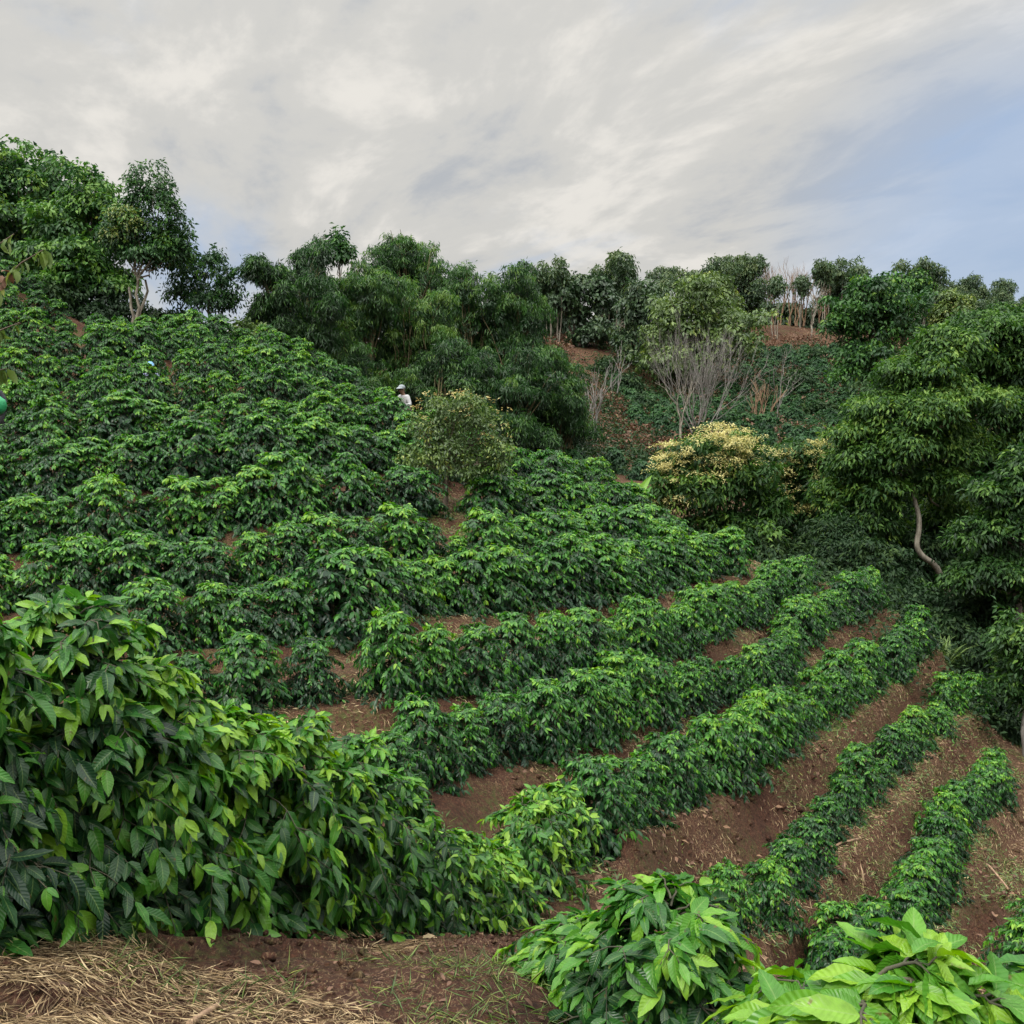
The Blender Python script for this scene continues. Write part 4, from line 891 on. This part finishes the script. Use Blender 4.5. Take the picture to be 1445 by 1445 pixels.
lv.add(np.stack([x, y, z+.012], 1), np.stack([np.cos(a), np.sin(a), np.cos(a)*gd_[0]+np.sin(a)*gd_[1]+.1*rng.random(m)], 1), np.stack([-gd_[0], -gd_[1], np.ones(m)], 1)+rng.normal(0, .25, (m, 3)), .025+.04*rng.random(m), .014+.012*rng.random(m), rng.random(m)*.6, .1+.3*rng.random(m), .3)
tag(link('dead_leaves', lv.mesh('dead_leaves', M['dead_leaf'], 1)), 'brown dead leaves scattered on the soil under the foreground bushes', 'dead leaves', None, 'stuff')
n = 9000; x, y = patch((0, 13, 7, 31), n, 83); k = vnoise(x, y, .8, 84) > -.05; x, y = x[k], y[k]; z = ground_h(x, y); lv = Leaves(); m = len(x); a = rng.random(m)*6.28
lv.add(np.stack([x, y, z+.02], 1), np.stack([np.cos(a), np.sin(a), rng.normal(0, .3, m)], 1), UP+rng.normal(0, .35, (m, 3)), .06+.08*rng.random(m), .04+.03*rng.random(m), rng.random(m), .2, .3)
tag(link('bank_litter', lv.mesh('bank_litter', M['dead_leaf'], 2)), 'brown dead leaves scattered over the terrace banks', 'dead leaves', None, 'stuff')
n = 90000; x, y = patch((4.5, 15, 9, 30), n, 91); k = (vnoise(x, y, .45, 92)+vnoise(x, y, 1.9, 93)*.7 > .10)
blades('bank_grass', 'short yellowish grass patches on the lower right banks', 'grass', 'grass', x[k], y[k], .09, .011, .02, .7, 94)
# stick, roots, fallen leaves
def stick(label, a, b_, r, name='stick', mat='wood'):
    A = np.array((a[0], a[1], gz(*a)+r)); B = np.array((b_[0], b_[1], gz(*b_)+r)); tb = Tubes(8)
    P = curve(A, B, 7, .01, .012); rr = r*np.linspace(1, .75, 7); rr[0] = rr[-1] = .002
    P = np.concatenate([P[:1], P[:1]+(P[1]-P[0])*.01, P[1:-1], P[-1:]-(P[-1]-P[-2])*.01, P[-1:]]); rr = np.concatenate([[.002], [r], rr[1:-1], [r*.75], [.002]])
    tb.add(P-A, rr); o = link(name, tb.mesh(name, M[mat]), None, tuple(A)); return tag(o, label, 'stick')
p = pt(265,1412,3.45); q = pt(308,1378,3.75); stick('short brown stick lying on the straw in the foreground', p[:2], q[:2], .014)
p = pt(340,1440,3.3); q = pt(348,1425,3.4); stick('stub of dark wood at the bottom edge of the straw', p[:2], q[:2], .02)
for a, b_, lb in [((1160,1190,15.2),(1215,1178,15.8),'bleached branch lying on the bank between the two lower rows'), ((1205,1205,15.4),(1222,1222,15.0),'dark root lump on the bank between lower rows'),
                  ((860,1275,8.4),(905,1290,8.0),'thin twig on the soil left of the bottom centre bush'), ((1395,1175,17.2),(1425,1215,16.2),'thin pale stalk on the soil by the second lower row')]:
    p = pt(*a); q = pt(*b_); stick(lb, p[:2], q[:2], .022)
def fallen(px, py, d, s, lb):
    p = pt(px, py, d); lv = Leaves(); lv.add(np.zeros((1, 3)), np.array([[1, .3, .15]]), UP[None], s, s*.5, .95, .3, .3)
    o = link('fallen_leaf', lv.mesh('fallen_leaf', M['straw'], 0), None, (p[0], p[1], gz(p[0], p[1])+.03)); tag(o, lb, 'leaf', 'pale leaves fallen on the soil')
for a in [(742,1082,12.0,.13,'pale fallen leaf on soil under the first uphill row'), (862,1172,11.6,.15,'pale fallen leaf on soil beside weeds below the long curved row'), (1358,1262,15.8,.15,'pale fallen leaf on soil right of the second lower row'),
          (596,1338,6.3,.11,'yellow fallen leaf on red soil below the foreground row'), (1346,1296,14.8,.13,'yellow fallen leaf below the second lower row')]: fallen(*a)

# ------------------------------------------------------------------ banana plant
b = foot(897, 745, 29.5)
t = thing('banana_plant', tuple(b), 'young banana plant with upright broad leaves left of the cream blossom tree', 'banana plant')
tb = Tubes(8); tb.add(curve((0,0,-.1), (0,0,.75), 5), np.linspace(.09, .06, 5)); link('trunk', tb.mesh('trunk', M['culm']), t)
for (dx, dz, ln, wdt, dr) in [(.32, 1.0, 1.05, .24, .06), (-.55, .85, .9, .22, .3), (.75, .85, .75, .17, .12), (-.9, .35, .7, .2, .5), (.2, .9, .6, .2, .5), (-.15, 1, .8, .14, .1)]:
    lv = Leaves(); lv.add(np.array([[0, 0, .7]]), np.array([[dx, rng.normal(0,.25), dz]]), np.array([[-dx*.3, -1, .4]]), ln, wdt, .68+.15*rng.random(), dr, .35)
    link('leaf', lv.mesh('leaf', M['coffee_near'], 0), t)
# broad strap grass by the end of the long row
b = foot(1325, 925, 28.5); lv = Leaves(); n = 60; a = rng.random(n)*6.28
lv.add(rng.normal(0,.25,(n,3))*np.array((1,1,0)), np.stack([np.cos(a)*.5, np.sin(a)*.5, np.ones(n)], 1), np.stack([-np.cos(a), -np.sin(a), np.full(n,.4)], 1), .9+.4*rng.random(n), .05, .55+.1*rng.random(n), .4, .2)
o = link('strap_grass', lv.mesh('strap_grass', M['grass'], 1), None, tuple(b)); tag(o, 'clump of tall strap leaved grass at the end of the long curved row', 'grass clump')
# straggling climber reaching in at the left edge
bx, by = -3.7, 6.4; bz = gz(bx, by)
t = thing('tall_shrub', (bx, by, bz), 'straggling shrub branch with pale and brown leaves reaching in at the left edge', 'shrub')
base = np.array((bx, by, bz)); tb = Tubes(6); lv = Leaves(); lw = Leaves()
tips = [pt(62,352,6.3)-base, pt(20,330,6.4)-base, pt(28,455,6.4)-base, pt(-30,300,6.6)-base, pt(10,520,6.5)-base]
hub = np.array((-.25, 0, 2.2)); tb.add(curve((0,0,-.1), hub, 7, 0, .02), np.linspace(.04, .02, 7))
for e in tips:
    P = curve(hub, e, 9, .12, .01); tb.add(P, np.linspace(.014, .003, 9))
    n = 26; tt = .45+.58*rng.random(n); tt = np.clip(tt, 0, 1); pos = np.stack([np.interp(tt, np.linspace(0,1,9), P[:,k]) for k in range(3)], 1)
    a = rng.random(n)*6.28; D = np.stack([np.cos(a), np.sin(a)*.6, -.7-.6*rng.random(n)], 1); L_ = .075+.06*rng.random(n)
    lv.add(pos, D, UP+rng.normal(0,.4,(n,3)), L_, L_*.45, np.clip(.75+rng.normal(0,.15,n),0,1), .4, .3)
    if e is tips[0] or e is tips[1]:
        n = 9; s = P[6]+rng.normal(0,.025,(n,3)); D = rng.normal(0,1,(n,3))-UP*.4; lw.add(s, D, UP+rng.normal(0,.5,(n,3)), .07, .035, .3+.3*rng.random(n), .5, .4)
link('stem', tb.mesh('stem', M['bark']), t); link('foliage', lv.mesh('foliage', M['olive_leaf'], 1), t); link('withered_leaves', lw.mesh('withered_leaves', M['dead_leaf'], 1), t)

# ------------------------------------------------------------------ coffee pickers
def skin_obj(name, V, E, rad, root, mat, parent, sub=2):
    me = bpy.data.meshes.new(name); me.from_pydata(V, E, []); me.materials.append(mat)
    o = link(name, me, parent); m = o.modifiers.new('skin', 'SKIN'); m.use_smooth_shade = True
    for i, r in enumerate(rad):
        sv = me.skin_vertices[0].data[i]; sv.radius = r if isinstance(r, tuple) else (r, r); sv.use_root = (i == root)
    s = o.modifiers.new('sub', 'SUBSURF'); s.levels = sub; s.render_levels = sub
    return o
SK = cloth_mat('brown_skin', (.20, .11, .07), .6)
def picker(label, x, y, rz, bend, shirt, trousers, cap, height, squat=False):
    z = gz(x, y)
    t = thing('person', (x, y, z), label, 'person', None, rz)
    # joints, figure faces -Y; bend leans the trunk forward (radians), knees flex to set the height
    hip = np.array((0, .06, .36 if squat else .84*height/1.65)); f = np.array((0, -math.sin(bend), math.cos(bend)))
    ch = hip + f*.30; nk = hip + f*.50; hd = nk + nrm(f*.6+np.array((0,-.25,.6)))*.13; ht = hd + nrm(f*.5+np.array((0,-.1,.8)))*.10
    V = [tuple(hip), tuple(hip+f*.16), tuple(ch), tuple(nk), tuple(nk+nrm(f)*.05), tuple(hd), tuple(ht)]; E = [(0,1),(1,2),(2,3),(3,4),(4,5),(5,6)]; rad = [(.145,.11),(.13,.10),(.155,.105),(.075,.07),(.052,.055),(.082,.095),(.062,.075)]
    def arm(sx, el, wr):
        i = len(V); sh = nk - f*.07 + np.array((sx*.17, 0, 0)); V.extend([tuple(sh), tuple(el), tuple(wr)]); E.extend([(2, i), (i, i+1), (i+1, i+2)]); rad.extend([.058, .042, .030])
        hv = nrm(np.array(wr)-np.array(el))
        j = len(V); V.append(tuple(np.array(wr)+hv*.07)); E.append((i+2, j)); rad.append((.038, .018))
        for q in range(4):
            k = len(V); s = np.array((.026*(q-1.5), 0, 0)); V.extend([tuple(np.array(wr)+hv*.115+s), tuple(np.array(wr)+hv*(.15+.01*(q in (1,2)))+s*1.1+np.array((0,-.012,-.012)))]); E.extend([(j, k), (k, k+1)]); rad.extend([.010, .008])
        k = len(V); V.append(tuple(np.array(wr)+hv*.06+np.array((-sx*.055, -.02, 0)))); E.append((i+2, k)); rad.append(.010)
        return sh
    e1 = nk - f*.30 + np.array((.27, -.06, -.02)); w1 = e1 + np.array((-.06, -.24, -.02)); e2 = nk - f*.30 + np.array((-.27, -.06, -.02)); w2 = e2 + np.array((.04, -.22, .06))
    s1 = arm(1, e1, w1); s2 = arm(-1, e2, w2)
    kn = []
    for sx in (1, -1):
        i = len(V); k_ = np.array((sx*.16, -.32, .46)) if squat else np.array((sx*.12, -.06, .44*height/1.65)); a_ = np.array((sx*.13, .0 if squat else .08, .07)); V.extend([(sx*.10, .05, float(hip[2])-.04), tuple(k_), tuple(a_), (sx*.14, -.10, .035)]); E.extend([(0, i), (i, i+1), (i+1, i+2), (i+2, i+3)]); rad.extend([.09, .058, .038, (.042, .03)]); kn.append((k_, a_))
    skin_obj('body', V, E, rad, 0, SK, t)
    SV = [tuple(hip-f*.04), tuple(hip+f*.16), tuple(ch), tuple(nk-f*.02)]; SE = [(0,1),(1,2),(2,3)]; SR = [(.185,.15),(.165,.135),(.185,.13),(.085,.08)]
    for s_, e_, w_ in ((s1, e1, w1), (s2, e2, w2)):
        i = len(SV); SV.extend([tuple(s_), tuple(e_), tuple(np.array(e_)+(np.array(w_)-np.array(e_))*.75)]); SE.extend([(2, i), (i, i+1), (i+1, i+2)]); SR.extend([.078, .062, .055])
    skin_obj('shirt', SV, SE, SR, 0, shirt, t)
    TV = [tuple(hip+f*.02)]; TE = []; TR = [(.165,.13)]
    for sx, (k_, a_) in zip((1, -1), kn):
        i = len(TV); TV.extend([(sx*.10, .05, float(hip[2])-.06), tuple(k_), tuple(a_+UP*.03)]); TE.extend([(0, i), (i, i+1), (i+1, i+2)]); TR.extend([.11, .08, .065])
    skin_obj('trousers', TV, TE, TR, 0, trousers, t)
    # face: nose, eyes and ears as small relief on a child mesh; the cap over the hair
    fd = nrm(np.array((0, -1, -math.sin(bend)*.4)))
    for nm, offs, r_, mt in (('hair', [(0, .02, .03)], .098, cloth_mat('black_hair', (.012, .010, .009), .5)),):
        pass
    import bmesh
    def ball(nm, c, r3, mt, cut=None):
        bm = bmesh.new(); bmesh.ops.create_uvsphere(bm, u_segments=14, v_segments=9, radius=1.0)
        if cut is not None:
            bmesh.ops.delete(bm, geom=[v_ for v_ in bm.verts if v_.co.z < cut], context='VERTS')
        for v_ in bm.verts: v_.co = Vector((v_.co.x*r3[0]+c[0], v_.co.y*r3[1]+c[1], v_.co.z*r3[2]+c[2]))
        me = bpy.data.meshes.new(nm); bm.to_mesh(me); bm.free(); me.materials.append(mt)
        for p_ in me.polygons: p_.use_smooth = True
        return link(nm, me, t)
    hc = (hd+ht)/2
    ball('nose', hc+fd*.100-UP*.015, (.014, .02, .02), SK)
    dk = cloth_mat('dark_eye', (.01, .008, .007), .3)
    for sx in (1, -1):
        ball('eye', hc+fd*.088+np.array((sx*.032, 0, .012)), (.012, .008, .008), dk); ball('ear', hc+np.array((sx*.088, .01, -.01)), (.014, .022, .032), SK)
    ball('mouth', hc+fd*.088-UP*.055, (.026, .008, .007), cloth_mat('lip', (.14, .06, .045), .5))
    ball('hair', hc+np.array((0, .018, .008)), (.096, .105, .098), cloth_mat('black_hair', (.012, .010, .009), .5), -.25)
    # cap: dome and brim in one mesh
    bm = bmesh.new(); bmesh.ops.create_uvsphere(bm, u_segments=18, v_segments=10, radius=1.0)
    bmesh.ops.delete(bm, geom=[v_ for v_ in bm.verts if v_.co.z < -.02], context='VERTS')
    for v_ in bm.verts:
        z_ = v_.co.z; k_ = 1.0; y_ = v_.co.y*.118
        if z_ < .05 and v_.co.y < -.1: y_ = v_.co.y*.215
        v_.co = Vector((v_.co.x*.108, y_, z_*.105 - (.015 if z_ < .05 and v_.co.y < -.1 else 0)))
    for v_ in bm.verts: v_.co += Vector(tuple(hc+np.array((0, .008, .032))))
    me = bpy.data.meshes.new('cap'); bm.to_mesh(me); bm.free(); me.materials.append(cap); so = link('cap', me, t); so.modifiers.new('thick', 'SOLIDIFY').thickness = .008
    return t, np.array((x, y, z)), hip
def worker_at(px, py, d): p = pt(px, py, d); return p[0], p[1]
x, y = worker_at(573, 610, 31.0)
picker('coffee picker in white long sleeved shirt and grey cap, stooping left of the flowering tree', x, y, R(-40), .35, cloth_mat('white_shirt', (.40, .40, .41)), cloth_mat('grey_trousers', (.10, .10, .11)), cloth_mat('grey_cap', (.22, .25, .27)), 1.5)
r8 = np.array([pt(*p)[:2] for p in dict((r_[0], r_[1]) for r_ in ROWS)['row8']]); kx = -10.05; x, y = kx, float(np.interp(kx, r8[:, 0], r8[:, 1])) + .70
picker('coffee picker hidden in the rows, only the pale blue cap showing', x, y, R(20), .22, cloth_mat('lilac_shirt', (.24, .25, .40)), cloth_mat('navy_trousers', (.03, .04, .08)), cloth_mat('blue_cap', (.16, .34, .58)), 1.0, True)
x, y = worker_at(-3, 612, 26.2)
t, o0, hip = picker('coffee picker in dark clothes at the left frame edge holding a green sack', x, y, R(0), .3, cloth_mat('dark_shirt', (.03, .03, .045)), cloth_mat('black_trousers', (.02, .02, .025)), cloth_mat('brown_cap', (.20, .11, .06)), 1.3)
# green sack held in front of that picker
import bmesh
bm = bmesh.new(); bmesh.ops.create_uvsphere(bm, u_segments=20, v_segments=12, radius=1.0)
for v_ in bm.verts:
    z_ = v_.co.z; s_ = (1 - abs(z_)**6*.35) if z_ < .6 else .55+.2*math.sin(math.atan2(v_.co.y, v_.co.x)*6)
    l_ = max(abs(v_.co.x), abs(v_.co.y), 1e-6); v_.co = Vector((v_.co.x*s_*.24, v_.co.y*s_*.18, z_*.27))
me = bpy.data.meshes.new('sack'); bm.to_mesh(me); bm.free(); me.materials.append(cloth_mat('green_sack', (.015, .27, .10), .6))
for p_ in me.polygons: p_.use_smooth = True
tag(link('sack', me, None, (x+.22, y-.42, gz(x, y)+.78)), 'bright green picking sack at the left frame edge', 'sack')
